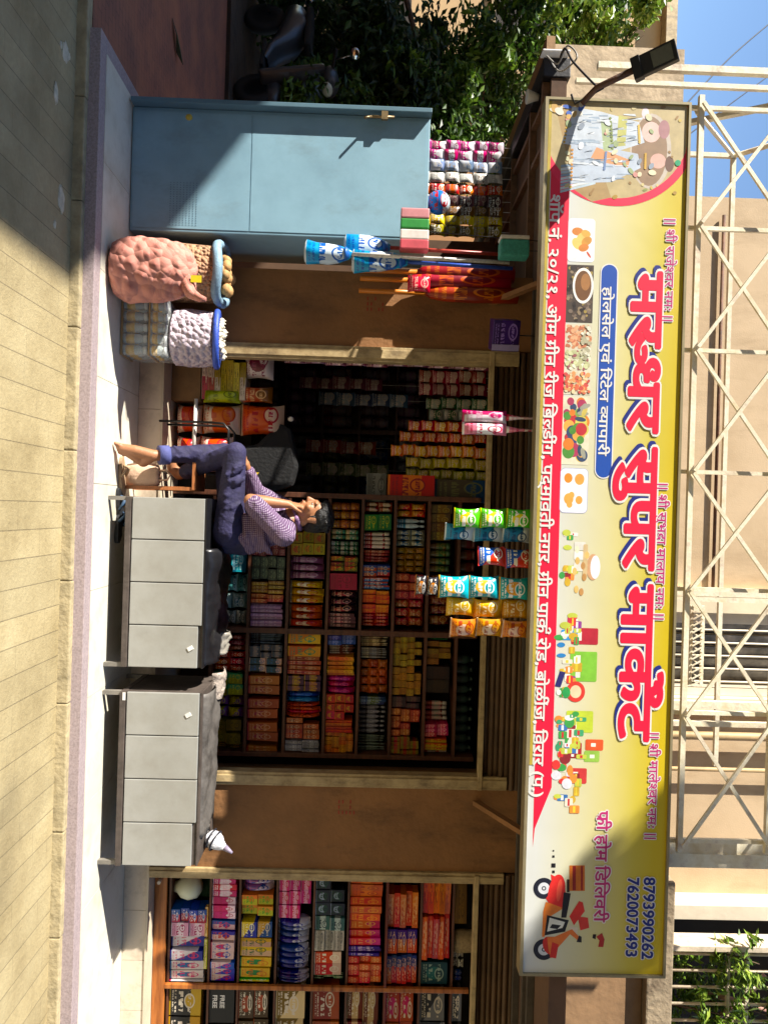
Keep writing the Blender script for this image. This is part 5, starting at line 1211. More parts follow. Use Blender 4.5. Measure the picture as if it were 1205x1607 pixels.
fill2(2, [(1378, 1402, 2, 1, 'pouch', '#8a5a8a', '#c8b8c8', '#3a4a8a', 'slant', 'purple pouch'), (1403, 1436, 2, 2, 'box', '#a8a82a', '#c8803a', '#5a8a3a', 'side', 'lime and orange box'), (1446, 1472, 1, 2, 'flat', '#c8a01c', '#24408a', '#d8d0b8', 'slant', 'yellow and blue flat packet'), (1473, 1502, 2, 1, 'box', '#c8a890', '#d0a820', '#3a5a3a', 'side', 'tan and yellow pack'), (1503, 1533, 2, 1, 'box', '#d0a41c', '#3a7a4a', '#c86a3a', 'disc', 'yellow pack with green disc'), (1535, 1567, 2, 1, 'box', '#c0b42a', '#4a9a4a', '#d8d8c8', 'side', 'yellow pack with green side')])
fill2(3, [(1378, 1442, 3, 3, 'box', '#c03a7a', '#d8a8bc', '#b82a3a', 'band', 'magenta and pink box'), (1444, 1484, 4, 1, 'pouch', '#242a6a', '#b8b8c4', '#4a4a8a', 'top', 'silver topped navy pouch nearest the post'), (1486, 1526, 4, 1, 'pouch', '#20286a', '#a8a8b8', '#3a3a7a', 'top', 'silver topped navy pouch in mid row'), (1528, 1567, 4, 1, 'pouch', '#1c2460', '#b0a8b4', '#4a3a6a', 'top', 'silver topped navy pouch at rail end')])
fill2(4, [(1378, 1438, 3, 2, 'box', '#1a2030', '#8a94a8', '#2a4a3a', 'disc', 'black box with pale disc'), (1440, 1462, 1, 2, 'flat', '#3a5a5a', '#a8b4b0', '#1c2a3a', 'band', 'grey green flat packet'), (1463, 1496, 1, 3, 'flat', '#b0aca4', '#8a867e', '#5a5a5a', 'band', 'off white soft packet'), (1498, 1535, 2, 1, 'box', '#c0362c', '#d0b8a8', '#d8d0c0', 'top', 'red and white pack'), (1537, 1567, 4, 3, 'bottle', '#6a9a6a', '#a8c4a0', '#c0d0b8', 'band', 'small green bottle')])
fill2(5, [(1378, 1410, 3, 1, 'box', '#c84a24', '#d8703a', '#a8281c', 'band', 'vermilion pack, left group'), (1411, 1448, 3, 1, 'box', '#d0581c', '#c84020', '#e0a060', 'disc', 'orange pack'), (1450, 1486, 3, 1, 'box', '#c84424', '#b8306a', '#d8a078', 'top', 'vermilion pack with pink top'), (1488, 1502, 3, 1, 'box', '#3a247a', '#5a3a9a', '#c8b8d0', 'disc', 'violet box'), (1504, 1567, 4, 3, 'box', '#c03a24', '#d0602c', '#d8a888', 'disc', 'vermilion square box')])
fill2(6, [(1402, 1460, 1, 5, 'flat', '#b83c20', '#c85a2a', '#d8b090', 'side', 'orange red flat pack'), (1462, 1500, 1, 3, 'flat', '#b8401c', '#3a2a7a', '#d0b0a0', 'side', 'orange flat pack with violet end'), (1502, 1567, 1, 6, 'flat', '#b0341c', '#1c2a6a', '#c8a898', 'side', 'brick red flat pack with navy end')], 'left')
fill2(7, [(1378, 1440, 1, 5, 'flat', '#c04820', '#d06a30', '#8a2a1c', 'side', 'bright orange flat pack, left pile'), (1441, 1511, 1, 5, 'flat', '#b84020', '#c86030', '#d8b8a0', 'band', 'bright orange flat pack, right pile'), (1514, 1566, 1, 1, 'box', '#12383f', '#1c5a5a', '#8a9a90', 'disc', 'dark teal carton')])
fill2(8, [(1378, 1456, 1, 1, 'box', '#5a3c22', '#6a4a2a', '#4a301c', 'band', 'brown paper parcel', 1.0), (1502, 1530, 2, 2, 'pouch', '#a8a49c', '#3a3a44', '#d0ccc4', 'band', 'white and black soft pouch', .9), (1532, 1567, 2, 1, 'pouch', '#1c2440', '#3a4a8a', '#6a6a84', 'band', 'navy soft pouch', .9)])
q = P(740, 1479, Y2 + .08); place(lump(0, 0, 0, [(.05, 0), (.075, .015), (.08, .06), (.075, .13), (.05, .17), (.01, .175)], jit=.02), 'foam_ball', mat('tan_mesh', '#b39c78', .8, .2, 60, .6), (q.x, Y2 + .1, S2Z[8]), 'tan ball of scrubbing mesh on the top display shelf', 'scrubber')
# pale round item and green box on the lowest shelf
q = P(292, 1396, Y2 + .05); t = thing('white_globe', 'pale round globe lamp on the lowest display shelf next to the door post', 'globe', (q.x, Y2 + .09, S2Z[0]))
MB().lathe([(.0, .0), (.035, .0), (.04, .02), (.07, .05), (.085, .1), (.07, .16), (.03, .185), (0, .187)], 20).build('globe', mat('milky_globe', '#d8dcc0', .4, .05), t, world=False)
place(MB().box(-.06, -.05, 0, .06, .05, .22), 'green_carton', mat('dark_green_card', '#1f4a2c', .7, .2, 10), (q.x + .06, Y2 + .24, S2Z[0]), 'dark green carton behind the pale globe', 'carton')
for k, (A, h) in enumerate((('#c8802a', .1), ('#a8b42a', .1))):
    place(MB().box(-.10 + .0, -.02, 0, .10, .02, .022), 'slim_box', pmat(A, '#d8c8a0', '#6a4a1c', 'band', .4), (2.83 + .22 * k, Y2 + .03, S2Z[1] - .045), ['slim orange box above the pad packs', 'slim lime box above the pad packs'][k], 'box')
# right bay of the second shop
bay = ['#1a1a1c', '#241f1c', '#3a2a1c', '#6a5a2a', '#7a3a24', '#5a2c20', '#a0502a', '#1f1f22', '#222226']
for s in range(9):
    if s == 1: continue
    A = bay[s]; cell(X2M + .036, X2E - .03, S2Z[s], (S2Z[s + 1] if s < 8 else 2.42) - .02, Y2, 6, 2 if s in (2, 5, 6) else 1, 'box', A, ['#b8942a', '#3a3a3a', '#8a3a24', '#c8b890', '#9a5a34', '#b09a78', '#b8385a', '#6a6a6e', '#5a5a62'][s], '#c8c0b0', ['top', 'band', 'disc', 'slant'][s % 4], f'{["yellow topped", "", "red dotted", "golden", "rust", "brown", "orange", "black", "charcoal"][s]} box on the {ORD[s]} shelf, right bay of the second shop', f'right bay boxes on the {ORD[s]} shelf', k=.6, fill=.9)
z0, z1 = S2Z[1], S2Z[2] - .02
fb_ = thing('black_carton', 'black carton printed FREE twice in white on the second shop shelf', 'carton', (X2M + .16, Y2 + .08, z0))
MB().box(-.12, -.07, .001, .12, .08, z1 - z0 - .01).build('carton', mat('matt_black_card', '#161616', .6), fb_, world=False)
FT2 = bpy.data.curves.new('lettering', 'FONT'); FT2.body = 'FREE'; FT2.offset = .03; FO2 = bpy.data.objects.new('lettering', FT2); COL.objects.link(FO2); bpy.context.view_layer.update()
ev = FO2.evaluated_get(bpy.context.evaluated_depsgraph_get()); m_ = ev.to_mesh(); vv = [v.co.copy() for v in m_.vertices]; ff = [list(p_.vertices) for p_ in m_.polygons]; ev.to_mesh_clear(); bpy.data.objects.remove(FO2)
wd = max(p_.x for p_ in vv)
for k in range(2):
    MB().add([(-.07 + p_.x / wd * .09, -.0715, .075 - k * .05 + p_.y * .042) for p_ in vv], ff).build('lettering', white, fb_, world=False)
cell(X2M + .3, X2E - .03, z0, z1, Y2, 4, 1, 'box', '#2a2422', '#3a3432', '#6a6460', 'band', 'blackish carton beside the FREE carton on the second shop shelf', 'cartons beside the black carton', fill=.9)

# dim stock deep inside the doorway
br = thing('back_shelves', 'dim wooden shelves along the back of the dark doorway', 'shelving', (-.5, 7.2, .286))
BZ = [.5, .85, 1.2, 1.55, 1.9, 2.2]
for x in (-1.4, -.75, -.1, .5): MB().box(x - .02, 7.0, .287, x + .02, 7.3, 2.5).build('upright', wood, br)
for z in BZ: MB().box(-1.38, 6.99, z - .022, .48, 7.3, z - .002).build('shelf', wood, br)
MB().box(-1.4, 7.31, .287, .5, 7.33, 2.5).build('back_panel', wood, br)
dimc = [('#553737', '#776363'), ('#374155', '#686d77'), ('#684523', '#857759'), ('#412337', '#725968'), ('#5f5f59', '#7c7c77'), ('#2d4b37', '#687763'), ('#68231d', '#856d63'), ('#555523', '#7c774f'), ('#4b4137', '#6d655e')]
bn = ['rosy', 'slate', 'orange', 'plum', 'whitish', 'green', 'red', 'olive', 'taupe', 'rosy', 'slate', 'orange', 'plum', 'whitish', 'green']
kk = 0
for s in range(5):
    for bay, (xa, xb) in enumerate(((-1.36, -.79), (-.71, -.14), (-.06, .46))):
        A, B = dimc[kk % 9]
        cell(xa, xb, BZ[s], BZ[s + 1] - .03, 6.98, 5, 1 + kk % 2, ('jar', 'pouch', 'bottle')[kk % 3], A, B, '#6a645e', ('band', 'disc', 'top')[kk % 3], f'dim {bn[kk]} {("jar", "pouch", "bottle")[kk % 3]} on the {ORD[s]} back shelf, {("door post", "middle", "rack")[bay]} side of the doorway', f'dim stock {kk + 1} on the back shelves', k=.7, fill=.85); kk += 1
for u, xb, xt, n, A, B, nm_, Y, w_ in ((600, 470, 600, 5, '#7a4a5a', '#b09aa0', 'mauve', 6.2, .12), (625, 500, 640, 5, '#4a5a7a', '#a0a8b8', 'blue grey', 6.3, .12), (700, 480, 590, 4, '#8a3a34', '#c0a090', 'brick', 6.4, .12), (735, 480, 610, 5, '#5a6a4a', '#a8b098', 'sage', 6.3, .12)):
    q0, q1 = P(xb, u, Y), P(xt, u, Y)
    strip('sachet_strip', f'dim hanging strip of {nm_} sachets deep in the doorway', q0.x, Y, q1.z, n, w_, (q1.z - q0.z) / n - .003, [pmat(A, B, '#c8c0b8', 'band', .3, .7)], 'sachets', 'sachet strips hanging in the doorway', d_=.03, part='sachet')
# ------------------------------------------------------------------ trees, plants and far buildings
def leafmat(name, a, b_, c):
    if name in MATS: return MATS[name]
    m = bpy.data.materials.new(name); g = NT(m); tc = g.n('ShaderNodeTexCoord')
    n = g.n('ShaderNodeTexNoise', Scale=2.2, Detail=5.); g.l(tc.outputs['Object'], n.inputs['Vector'])
    n2 = g.n('ShaderNodeTexWhiteNoise'); gm = g.n('ShaderNodeNewGeometry'); g.l(gm.outputs['Random Per Island'], n2.inputs['Vector']); 
    f = g.math('ADD', g.math('MULTIPLY', n.outputs[0], .6), g.math('MULTIPLY', gm.outputs['Random Per Island'], .4))
    col = g.ramp(f, [(.25, lin(a)), (.5, lin(b_)), (.75, lin(c))])
    g.l(col, g.b.inputs['Base Color']); g.b.inputs['Roughness'].default_value = .45
    tr = g.n('ShaderNodeBsdfTranslucent'); g.l(col, tr.inputs[0]); mx = g.n('ShaderNodeMixShader'); mx.inputs[0].default_value = .3
    g.l(g.b.outputs[0], mx.inputs[1]); g.l(tr.outputs[0], mx.inputs[2]); g.l(mx.outputs[0], g.t.nodes['Material Output'].inputs[0])
    MATS[name] = m; return m
lg = leafmat('leaf_green', '#1f3510', '#3a5a1a', '#6f8f2a'); ld = leafmat('leaf_dark', '#14240e', '#243c16', '#3f5a22'); ly = leafmat('leaf_yellow_green', '#33501a', '#6a8a28', '#9fb04a')
bark = mat('bark', '#5a4636', .9, .3, 10, .6)
def leaves(mb, c, rad, n, size, clumps=None):
    c = Vector(c); rad = Vector(rad)
    cl = [Vector((random.gauss(0, .5), random.gauss(0, .5), random.gauss(0, .5))) for _ in range(clumps or 14)]
    for i in range(n):
        q = random.choice(cl) + Vector((random.gauss(0, .17), random.gauss(0, .17), random.gauss(0, .17)))
        if q.length > 1.15: q = q.normalized() * random.uniform(.7, 1.1)
        p = c + Vector((q.x * rad.x, q.y * rad.y, q.z * rad.z))
        s = size * random.uniform(.6, 1.4)
        a = Vector((random.gauss(0, 1), random.gauss(0, 1), random.gauss(0, .6))).normalized(); b_ = a.orthogonal().normalized(); b_ = (b_ + Vector((0, 0, random.uniform(-.5, .5)))).normalized()
        nn = a.cross(b_) * (s * .18)
        mb.add([p - a * s, p - b_ * s * .42 + nn, p + a * s, p + b_ * s * .42 + nn], [(0, 1, 2), (0, 2, 3)], 0)
def tree(name, label, base, h, crowns, lm, tr=.1, n=2500, size=.09, group=None, cat='tree'):
    t = thing(name, label, cat, base, group); base = Vector(base); mb = MB(); tops = []
    top = base + Vector((random.uniform(-.2, .2), random.uniform(-.2, .2), h))
    mb.tube([base - Vector((0, 0, .1)), base + (top - base) * .2 + Vector((.05, 0, 0)), base + (top - base) * .45 + Vector((-.16, .05, 0)), base + (top - base) * .75 + Vector((.1, -.04, 0)), top], [tr * 1.15, tr * .95, tr * .75, tr * .55, tr * .4], 10)
    for c, r in crowns:
        c = Vector(c); s_ = base + (top - base) * random.uniform(.5, .95)
        mb.tube([s_, (s_ + c) / 2 + Vector((0, 0, .15)), c], [tr * .45, tr * .3, tr * .1], 7)
        for k in range(3): mb.tube([c * .5 + s_ * .5, c + Vector((random.uniform(-1, 1) * r[0], random.uniform(-1, 1) * r[1], random.uniform(-.6, .8) * r[2])) * .7], [tr * .2, tr * .05], 5)
    mb.build('trunk', bark, t)
    lb = MB()
    for c, r in crowns: leaves(lb, c, r, n // len(crowns), size)
    lb.build('crown', lm, t); return t
random.seed(11)
def U(px, py, Y): return tuple(P(px, py, Y))
tree('street_tree', 'leafy tree with the brightest sunlit crown beside the canopy edge', (-3.95, 9.6, .1), 3.0, [(U(770, 70, 9), (1.0, .8, .9)), (U(850, 20, 9.2), (1.0, .8, .8)), (U(700, 150, 8.8), (.9, .7, .8)), (U(960, 12, 9), (.7, .6, .5)), (U(890, 90, 9.2), (.5, .5, .5))], lg, .08, 15000, .055)
tree('street_tree', 'dense dark tree shading the parked scooter', (-6.6, 9.0, .1), 2.4, [(U(620, 60, 8.8), (1.0, .8, .8)), (U(560, 140, 8.6), (.9, .7, .7)), (U(520, 20, 8.8), (1.0, .8, .8)), (U(640, 170, 8.5), (.7, .6, .6))], ld, .1, 11000, .058)
tree('street_tree', 'low bushy tree right behind the blue cupboard', (-3.7, 8.6, .1), 1.8, [(U(600, 205, 8.4), (.8, .6, .8)), (U(700, 215, 8.4), (.7, .6, .6)), (U(500, 195, 8.2), (.6, .5, .6)), (U(760, 240, 8.6), (.7, .6, .5))], lg, .07, 7000, .052)
tree('climbing_tree', 'small yellow green branch leaning over the concrete parapet', (-3.45, 8.5, .1), 3.6, [(U(1010, 20, 7.6), (.28, .3, .26)), (U(960, 50, 7.6), (.4, .3, .3)), (U(905, 30, 7.8), (.5, .4, .4))], ly, .05, 2200, .05)
for i, (px, py, Y, r, lm_, lb) in enumerate(((425, 30, 9.2, .55, ld, 'dark shrub at the far left behind the scooter'), (420, 205, 9.6, .45, ld, 'shrub half hidden between the scooter and the cupboard'), (455, 120, 9.8, .6, lg, 'green shrub right behind the scooter seat'))):
    q = P(px, py, Y); t = thing('shrub', lb, 'shrub', (q.x, Y, .1)); mb = MB(); leaves(mb, (q.x, Y, .75), (r * 1.3, r, .7), 1300, .06); mb.build('foliage', lm_, t)
    mb = MB()
    for k in range(5): mb.tube([(q.x, Y, .05), (q.x + random.uniform(-.4, .4), Y + random.uniform(-.3, .3), random.uniform(.6, 1.2))], [.018, .006], 6)
    mb.build('stem', bark, t)
# plant pot
q = P(480, 178, 8.0); pt = thing('flower_pot', 'brown ribbed clay pot beside the cupboard under the bushes', 'pot', (q.x, 8.0, .1))
MB().lathe([(.13, 0), (.17, .3), (.19, .31), (.19, .36), (.16, .36), (.14, .3), (0, .3)], 18).build('pot', mat('clay', '#9a5a3c', .8, .2, 8, .2), pt, world=False)
mb = MB(); leaves(mb, (0, 0, .6), (.25, .25, .35), 260, .05); mb.build('foliage', lg, pt, world=False)
# houses beyond the trees
def house(name, label, x0, y0, x1, y1, h, m, nwin, zr=None):
    t = thing(name, label, 'building', ((x0 + x1) / 2, y0, 0))
    MB().box(x0, y0, -.1, x1, y1, h).build('wall', m, t)
    MB().box(x0 - .3, y0 - .3, h + .003, x1 + .3, y1 + .3, h + .22).build('roof', cream, t)
    for fl in range(int(h // 3)):
        for k in range(nwin):
            xx = x0 + (x1 - x0) * (k + .5) / nwin
            wn = MB().box(xx - .55, y0 - .05, .9 + fl * 3, xx + .55, y0 - .003, 2.2 + fl * 3).build('window', dark, t)
            MB().box(xx - .62, y0 - .09, .82 + fl * 3, xx + .62, y0 - .003, .895 + fl * 3).build('sill', cream, wn)
    return t
house('far_house', 'beige house glimpsed through the leaves behind the trees', -16, 15, -8.9, 22, 7.3, mat('far_beige', '#b99b72', .9, .1, 1), 3)
house('low_house', 'orange plastered low house glimpsed between the trunks', -8.5, 15.5, -3.2, 20, 4.2, mat('far_orange', '#a87a4e', .9, .1, 1), 2)
house('lane_building', 'tall plain building standing along the left side of the lane', -14.5, -9, -9.7, 9.6, 5.78, beige, 2)
house('facing_house', 'tall brown house on the far side of the road, behind the viewer', -8.5, -19, 16, -8, 13, mat('far_brown', '#8a6a4c', .9, .1, 1), 4)
# roadside tree whose branch throws the soft shade on the right end of the sign
S_ = Vector((2.22, 3.9, 2.98)); D_ = -LIGHT
c1_ = S_ + D_ * 8.6; c2b = S_ + Vector((.75, 0, .55)) + D_ * 8.6
rt = tree('roadside_tree', 'tall roadside tree standing across the lane behind the viewer', (-7.2, -1.6, 0), 7.0, [(tuple(c1_ + Vector((0, 0, .15))), (.62, .5, .26)), (tuple(c1_ + Vector((.55, .2, .5))), (.5, .4, .3)), (tuple(c1_ + Vector((-.32, -.1, .12))), (.3, .3, .2)), (tuple(c1_ + Vector((1.3, .4, .0))), (.5, .4, .35)), (tuple(c1_ + Vector((1.9, .5, .3))), (.6, .5, .5))], ld, .16, 3600, .085)
# balcony on the right: grille, pots, plants
gm_ = mat('balcony_grille_paint', '#cdbda4', .6, .2, 12, .1)
gr = thing('balcony_grille', 'rusty pale balcony grille over the ledge at the right end', 'grille', (3.9, 5.5, 3.77))
GX0 = P(1140, 1485, 5.5).x
mb = MB()
for k in range(14): mb.tube([(GX0 + .06 + k * .125, 5.5, 3.765), (GX0 + .06 + k * .125, 5.5, 5.9)], .011, 7)
mb.build('bar', gm_, gr)
for z in (P(1141, 1540, 5.5).z, P(1171, 1540, 5.5).z, 4.9): MB().box(GX0, 5.488, z - .012, GX0 + 2, 5.512, z + .012).build('rail', gm_, gr)
MB().box(GX0 - .04, 5.42, 3.765, GX0 - .003, 5.6, 6.0).build('frame', gm_, gr)
for k, (u, px, h_, c, lb) in enumerate(((1510, 1090, .22, '#8e8478', 'grey plant pot behind the balcony grille'), (1545, 1088, .2, '#b0432c', 'red plant pot behind the balcony grille, nearer the pilaster'), (1575, 1090, .24, '#a85a38', 'terracotta plant pot behind the balcony grille, farther right'))):
    q = P(px, u, 5.75); t = thing('plant_pot', lb, 'plant pot', (q.x, 5.75, 3.762)); 
    MB().lathe([(.075, 0), (.1, h_), (.115, h_), (.115, h_ + .03), (.09, h_ + .03), (.08, h_ - .02), (0, h_ - .02)], 16).build('pot', mat('pot_' + c[1:], c, .8, .2, 9), t, world=False)
    mb = MB(); leaves(mb, (0, -.06, h_ + .28), (.2, .22, .3), 240, .045); mb.build('foliage', ly, t, world=False)
    MB().tube([(0, 0, h_ - .02), (.02, -.05, h_ + .35)], .008, 6).build('stem', bark, t, world=False)
for k, (u, px, lb) in enumerate(((1500, 1160, 'leafy plant climbing the balcony grille nearest the pilaster'), (1590, 1130, 'leafy plant spilling through the grille at the picture edge'), (1585, 1185, 'leafy plant high on the balcony grille'))):
    q = P(px, u, 5.45); t = thing('balcony_plant', lb, 'plant', tuple(q)); mb = MB(); leaves(mb, (0, 0, 0), (.22, .15, .2), 300, .04); mb.build('foliage', ly, t, world=False)
    MB().tube([(0, .1, -.35), (.02, .02, 0), (.06, 0, .15)], [.008, .006, .003], 6).build('stem', bark, t, world=False)
for k, (a, b_) in enumerate((((1120, 1600), (1200, 1530)), ((1110, 1560), (1205, 1585)))):
    p0, p1 = P(a[0], a[1], 5.65), P(b_[0], b_[1], 5.65); tag(MB().tube([p0, (p0 + p1) / 2 + Vector((0, 0, .05)), p1], .02, 8).build('pink_pipe', mat('pink_pipe_paint', '#b98a7e', .6, .15, 8), origin=p0), ['pinkish pipe slanting steeply behind the balcony grille', 'pinkish pipe running low behind the balcony grille'][k], 'pipe')

# ------------------------------------------------------------------ scooter parked at the far end of the lane
sx, sy = -4.95, 8.05
scb = mat('scooter_grey', '#4a4c50', .3, .1, 6, metal=.3); chrome = mat('chrome', '#b8b8b8', .15, .05, 6, metal=1.); rub = mat('rubber', '#151515', .8)
sk_ = thing('parked_scooter', 'dark grey scooter parked under the trees beyond the lane', 'scooter', (sx, sy, .1))
for wx in (-.55, .62):
    wh = MB().lathe([(.13, -.045), (.2, -.05), (.225, -.03), (.23, 0), (.225, .03), (.2, .05), (.13, .045), (.13, -.045)], 22, (wx, 0, .23), axis='Y').build('wheel', rub, sk_, world=False)
    MB().lathe([(0, -.03), (.125, -.035), (.128, 0), (.125, .035), (0, .03)], 18, (wx, 0, .23), axis='Y').build('rim', chrome, wh, world=False)
mb = MB()
sec = [(-.72, .5, .06, .05), (-.6, .58, .15, .13), (-.35, .58, .19, .17), (-.1, .5, .18, .14), (.05, .36, .15, .06), (.25, .3, .14, .04)]
n = 14; k0 = 0
for x, z, a, b_ in sec:
    for j in range(n):
        t_ = 2 * math.pi * j / n; mb.v.append(Vector((x, a * math.cos(t_), z + b_ * math.sin(t_))))
for i in range(len(sec) - 1):
    for j in range(n):
        a = i * n + j; b_ = i * n + (j + 1) % n; mb.f.append([a, b_, b_ + n, a + n]); mb.mi.append(0); mb.sm.append(True)
mb.f.append(list(range(n))); mb.mi.append(0); mb.sm.append(False)
mb.build('body', scb, sk_, world=False)
MB().box(.0, -.16, .27, .42, .16, .31).build('footboard', rub, sk_, world=False, bevel=.01)
mb = MB().obox((.50, 0, .62), (.06, 0, -.34), (0, .2, 0), (.03, 0, .012)); mb.build('leg_shield', scb, sk_, world=False, bevel=.03)
mb = MB().ball((.44, 0, 1.0), (.13, .17, .1), 14, 10); mb.build('headset', scb, sk_, world=False)
MB().ball((.54, 0, .98), (.06, .09, .06), 12, 8).build('headlight', mat('lamp_lens', '#d8d4b8', .15, .05), sk_, world=False)
hb = MB().tube([(.40, -.34, 1.08), (.42, -.12, 1.03), (.42, .12, 1.03), (.40, .34, 1.08)], .016, 8).build('handlebar', rub, sk_, world=False)
for s in (-1, 1):
    mi_ = MB().tube([(.42, s * .24, 1.06), (.44, s * .3, 1.22)], .006, 6).build('mirror', chrome, sk_, world=False)
    MB().ball((.44, s * .32, 1.27), (.02, .075, .05), 12, 8).build('glass', chrome, mi_, world=False)
MB().ball((.62, 0, .42), (.2, .075, .09), 12, 8).build('front_mudguard', scb, sk_, world=False)
MB().box(-.62, -.13, .70, .02, .13, .78).build('seat', rub, sk_, world=False, bevel=.03)
MB().tube([(-.7, -.12, .74), (-.86, -.1, .8), (-.86, .1, .8), (-.7, .12, .74)], .012, 8).build('grab_rail', chrome, sk_, world=False)
sk_.rotation_euler.z = R(-24)
# ------------------------------------------------------------------ the man on the bench
def limb(mb, pts, rs, n=14):
    for i in range(len(pts) - 1):
        a, b_ = Vector(pts[i]), Vector(pts[i + 1]); k = max(2, int((b_ - a).length / (min(rs[i], rs[i + 1]) * .45)))
        for j in range(k + 1):
            t_ = j / k; mb.ball(a.lerp(b_, t_), rs[i] * (1 - t_) + rs[i + 1] * t_, n, 9)
skin = mat('skin_brown', '#a4704e', .5, .08, 25, .08, bscale=120)
hairm = mat('hair_black', '#100d0d', .45, .3, 60, .6, bscale=180, stretch=(1, 1, .3))
O = Vector((.10, 4.62, .705))
man = thing('person', 'young man in purple checked shirt sitting on the grey bench, cheek on his hand', 'person', O)
V = Vector
hipN, hipF = V((.14, 4.54, .80)), V((.14, 4.74, .80))
kneeN, kneeF = V((-.335, 4.52, .835)), V((-.345, 4.72, .725))
ankN = V((-.20, 4.74, .44)); ankF = V((-.30, 4.50, .34))
shN, shF = V((.155, 4.47, 1.145)), V((.02, 4.78, 1.16))
chest = V((.10, 4.63, 1.05)); belly = V((.16, 4.64, .90)); neck = V((.065, 4.62, 1.205))
headc = V((.035, 4.60, 1.312))
elbN = V((-.045, 4.45, .945)); wrN = V((-.03, 4.50, 1.155))
elbF = V((-.10, 4.74, .93)); wrF = V((-.255, 4.62, .885))
# body
b = MB()
limb(b, [hipN, kneeN], [.078, .054]); limb(b, [kneeN, kneeN.lerp(ankN, .35), ankN], [.052, .05, .034])
limb(b, [hipF, kneeF], [.078, .054]); limb(b, [kneeF, kneeF.lerp(ankF, .35), ankF], [.05, .049, .034])
# far foot: toes on the step, heel raised
heel = V((-.262, 4.53, .275)); ball_ = V((-.335, 4.47, .165)); toe = V((-.345, 4.44, .135))
limb(b, [ankF, heel], [.036, .034]); limb(b, [ankF, V((-.325, 4.475, .24)), ball_], [.036, .034, .03]); limb(b, [heel, ball_], [.032, .03])
for k in range(5): limb(b, [ball_ + V((-.012 + k * .011, -.008 + k * .011, 0)), toe + V((-.016 + k * .013, -.006 + k * .012, .002 + k * .002))], [.014 if k else .016, .010 if k else .013], 8)
# near foot tucked behind
limb(b, [ankN, V((-.24, 4.72, .40)), V((-.33, 4.68, .39))], [.036, .034, .026])
limb(b, [V((.14, 4.64, .80)), belly, chest, neck.lerp(chest, .35)], [.125, .118, .125, .09])
limb(b, [chest + V((0, 0, .05)), shN], [.09, .062]); limb(b, [chest + V((0, 0, .05)), shF], [.09, .062])
limb(b, [neck, headc + V((.02, .0, -.05))], [.052, .048])
limb(b, [shN, elbN], [.056, .042]); limb(b, [elbN, elbN.lerp(wrN, .35), wrN], [.042, .04, .027])
limb(b, [shF, elbF], [.056, .042]); limb(b, [elbF, elbF.lerp(wrF, .35), wrF], [.042, .04, .027])
# head looking to -X, a little towards the road
fd = V((-.96, -.24, -.12)).normalized(); up_ = V((-.10, 0, 1)); up_ = (up_ - fd * up_.dot(fd)).normalized(); rt_ = fd.cross(up_).normalized()
def H(f, r, u): return headc + fd * f + rt_ * r + up_ * u
RM = Matrix((fd, rt_, up_)).transposed()
def hb(f, r, u, rad): b.ball(H(f, r, u), rad, 16, 12, rot=RM)
hb(-.008, 0, .028, (.094, .074, .084)); hb(.028, 0, -.012, (.068, .062, .075)); hb(.045, 0, -.065, (.044, .046, .038)); hb(.07, 0, -.088, (.02, .022, .018))
hb(.082, 0, .03, (.016, .05, .016))
limb(b, [H(.094, 0, .018), H(.114, 0, -.018)], [.008, .0125], 10)
for s in (-1, 1):
    hb(.103, s * .012, -.022, (.009, .008, .007)); hb(.062, s * .045, -.02, (.025, .02, .02))
    hb(-.008, s * .074, -.006, (.022, .008, .031)); hb(-.006, s * .078, -.03, (.009, .007, .01))
hb(.092, 0, -.048, (.011, .022, .006)); hb(.090, 0, -.06, (.011, .019, .007))
# hands
def hand(w_, d, nrm, curl, thumb_side, rest=0):
    d = d.normalized(); nrm = (nrm - d * nrm.dot(d)).normalized(); sd_ = d.cross(nrm) * thumb_side
    c = w_ + d * .045
    limb(b, [w_, w_ + d * .02], [.026, .027], 10)
    for k in range(4):
        a = c + sd_ * (.027 - .018 * k); limb(b, [w_ + d * .012 + sd_ * (.015 - .01 * k), a + d * .042], [.016, .0125], 9)
        L = (.072, .08, .074, .058)[k]; q = a + d * .042; dd = d.copy()
        for seg in range(3):
            dd = (dd + nrm * (curl * (.5 + .35 * seg + .06 * k))).normalized(); q2 = q + dd * (L * (.45, .32, .23)[seg]); limb(b, [q, q2], [.0105 - seg * .0012, .0096 - seg * .0012], 8); q = q2
    q = w_ + d * .02 + sd_ * .024; q2 = q + (d * .6 + sd_ * .7 + nrm * .3).normalized() * .04; q3 = q2 + (d * .95 + sd_ * .15 + nrm * .3).normalized() * .034
    limb(b, [q, q2, q3], [.016, .0125, .0095], 9)
hand(wrN, H(.05, .04, -.05) - wrN + V((0, 0, .03)), fd * -1 + V((0, .6, .3)), .75, -1)
hand(wrF, V((-.9, -.3, -.2)), V((-.2, -.1, -1)), .45, 1)
body = link(remesh(b, .0065, 4), 'body', skin, man, O)
# hair: cap over crown and nape
h_ = MB()
for (f, r, u, rad) in ((-.018, 0, .05, (.093, .08, .075)), (-.055, 0, .01, (.058, .074, .075)), (.035, 0, .085, (.055, .062, .035)), (-.07, 0, -.03, (.035, .055, .045)), (.0, .064, .045, (.05, .018, .035)), (.0, -.064, .045, (.05, .018, .035)), (.005, .071, .0, (.014, .008, .03)), (.005, -.071, .0, (.014, .008, .03))):
    h_.ball(H(f, r, u), rad, 16, 12, rot=RM)
for k in range(60):
    a = random.uniform(0, 6.28); e = random.uniform(.15, 1.4); f, r, u = -.018 + .09 * math.cos(a) * math.cos(e), .078 * math.sin(a) * math.cos(e), .05 + .072 * math.sin(e)
    h_.ball(H(f, r, u), (.02, .012, .012), 8, 6, rot=RM)
link(remesh(h_, .006, 1), 'hair', hairm, man, O)
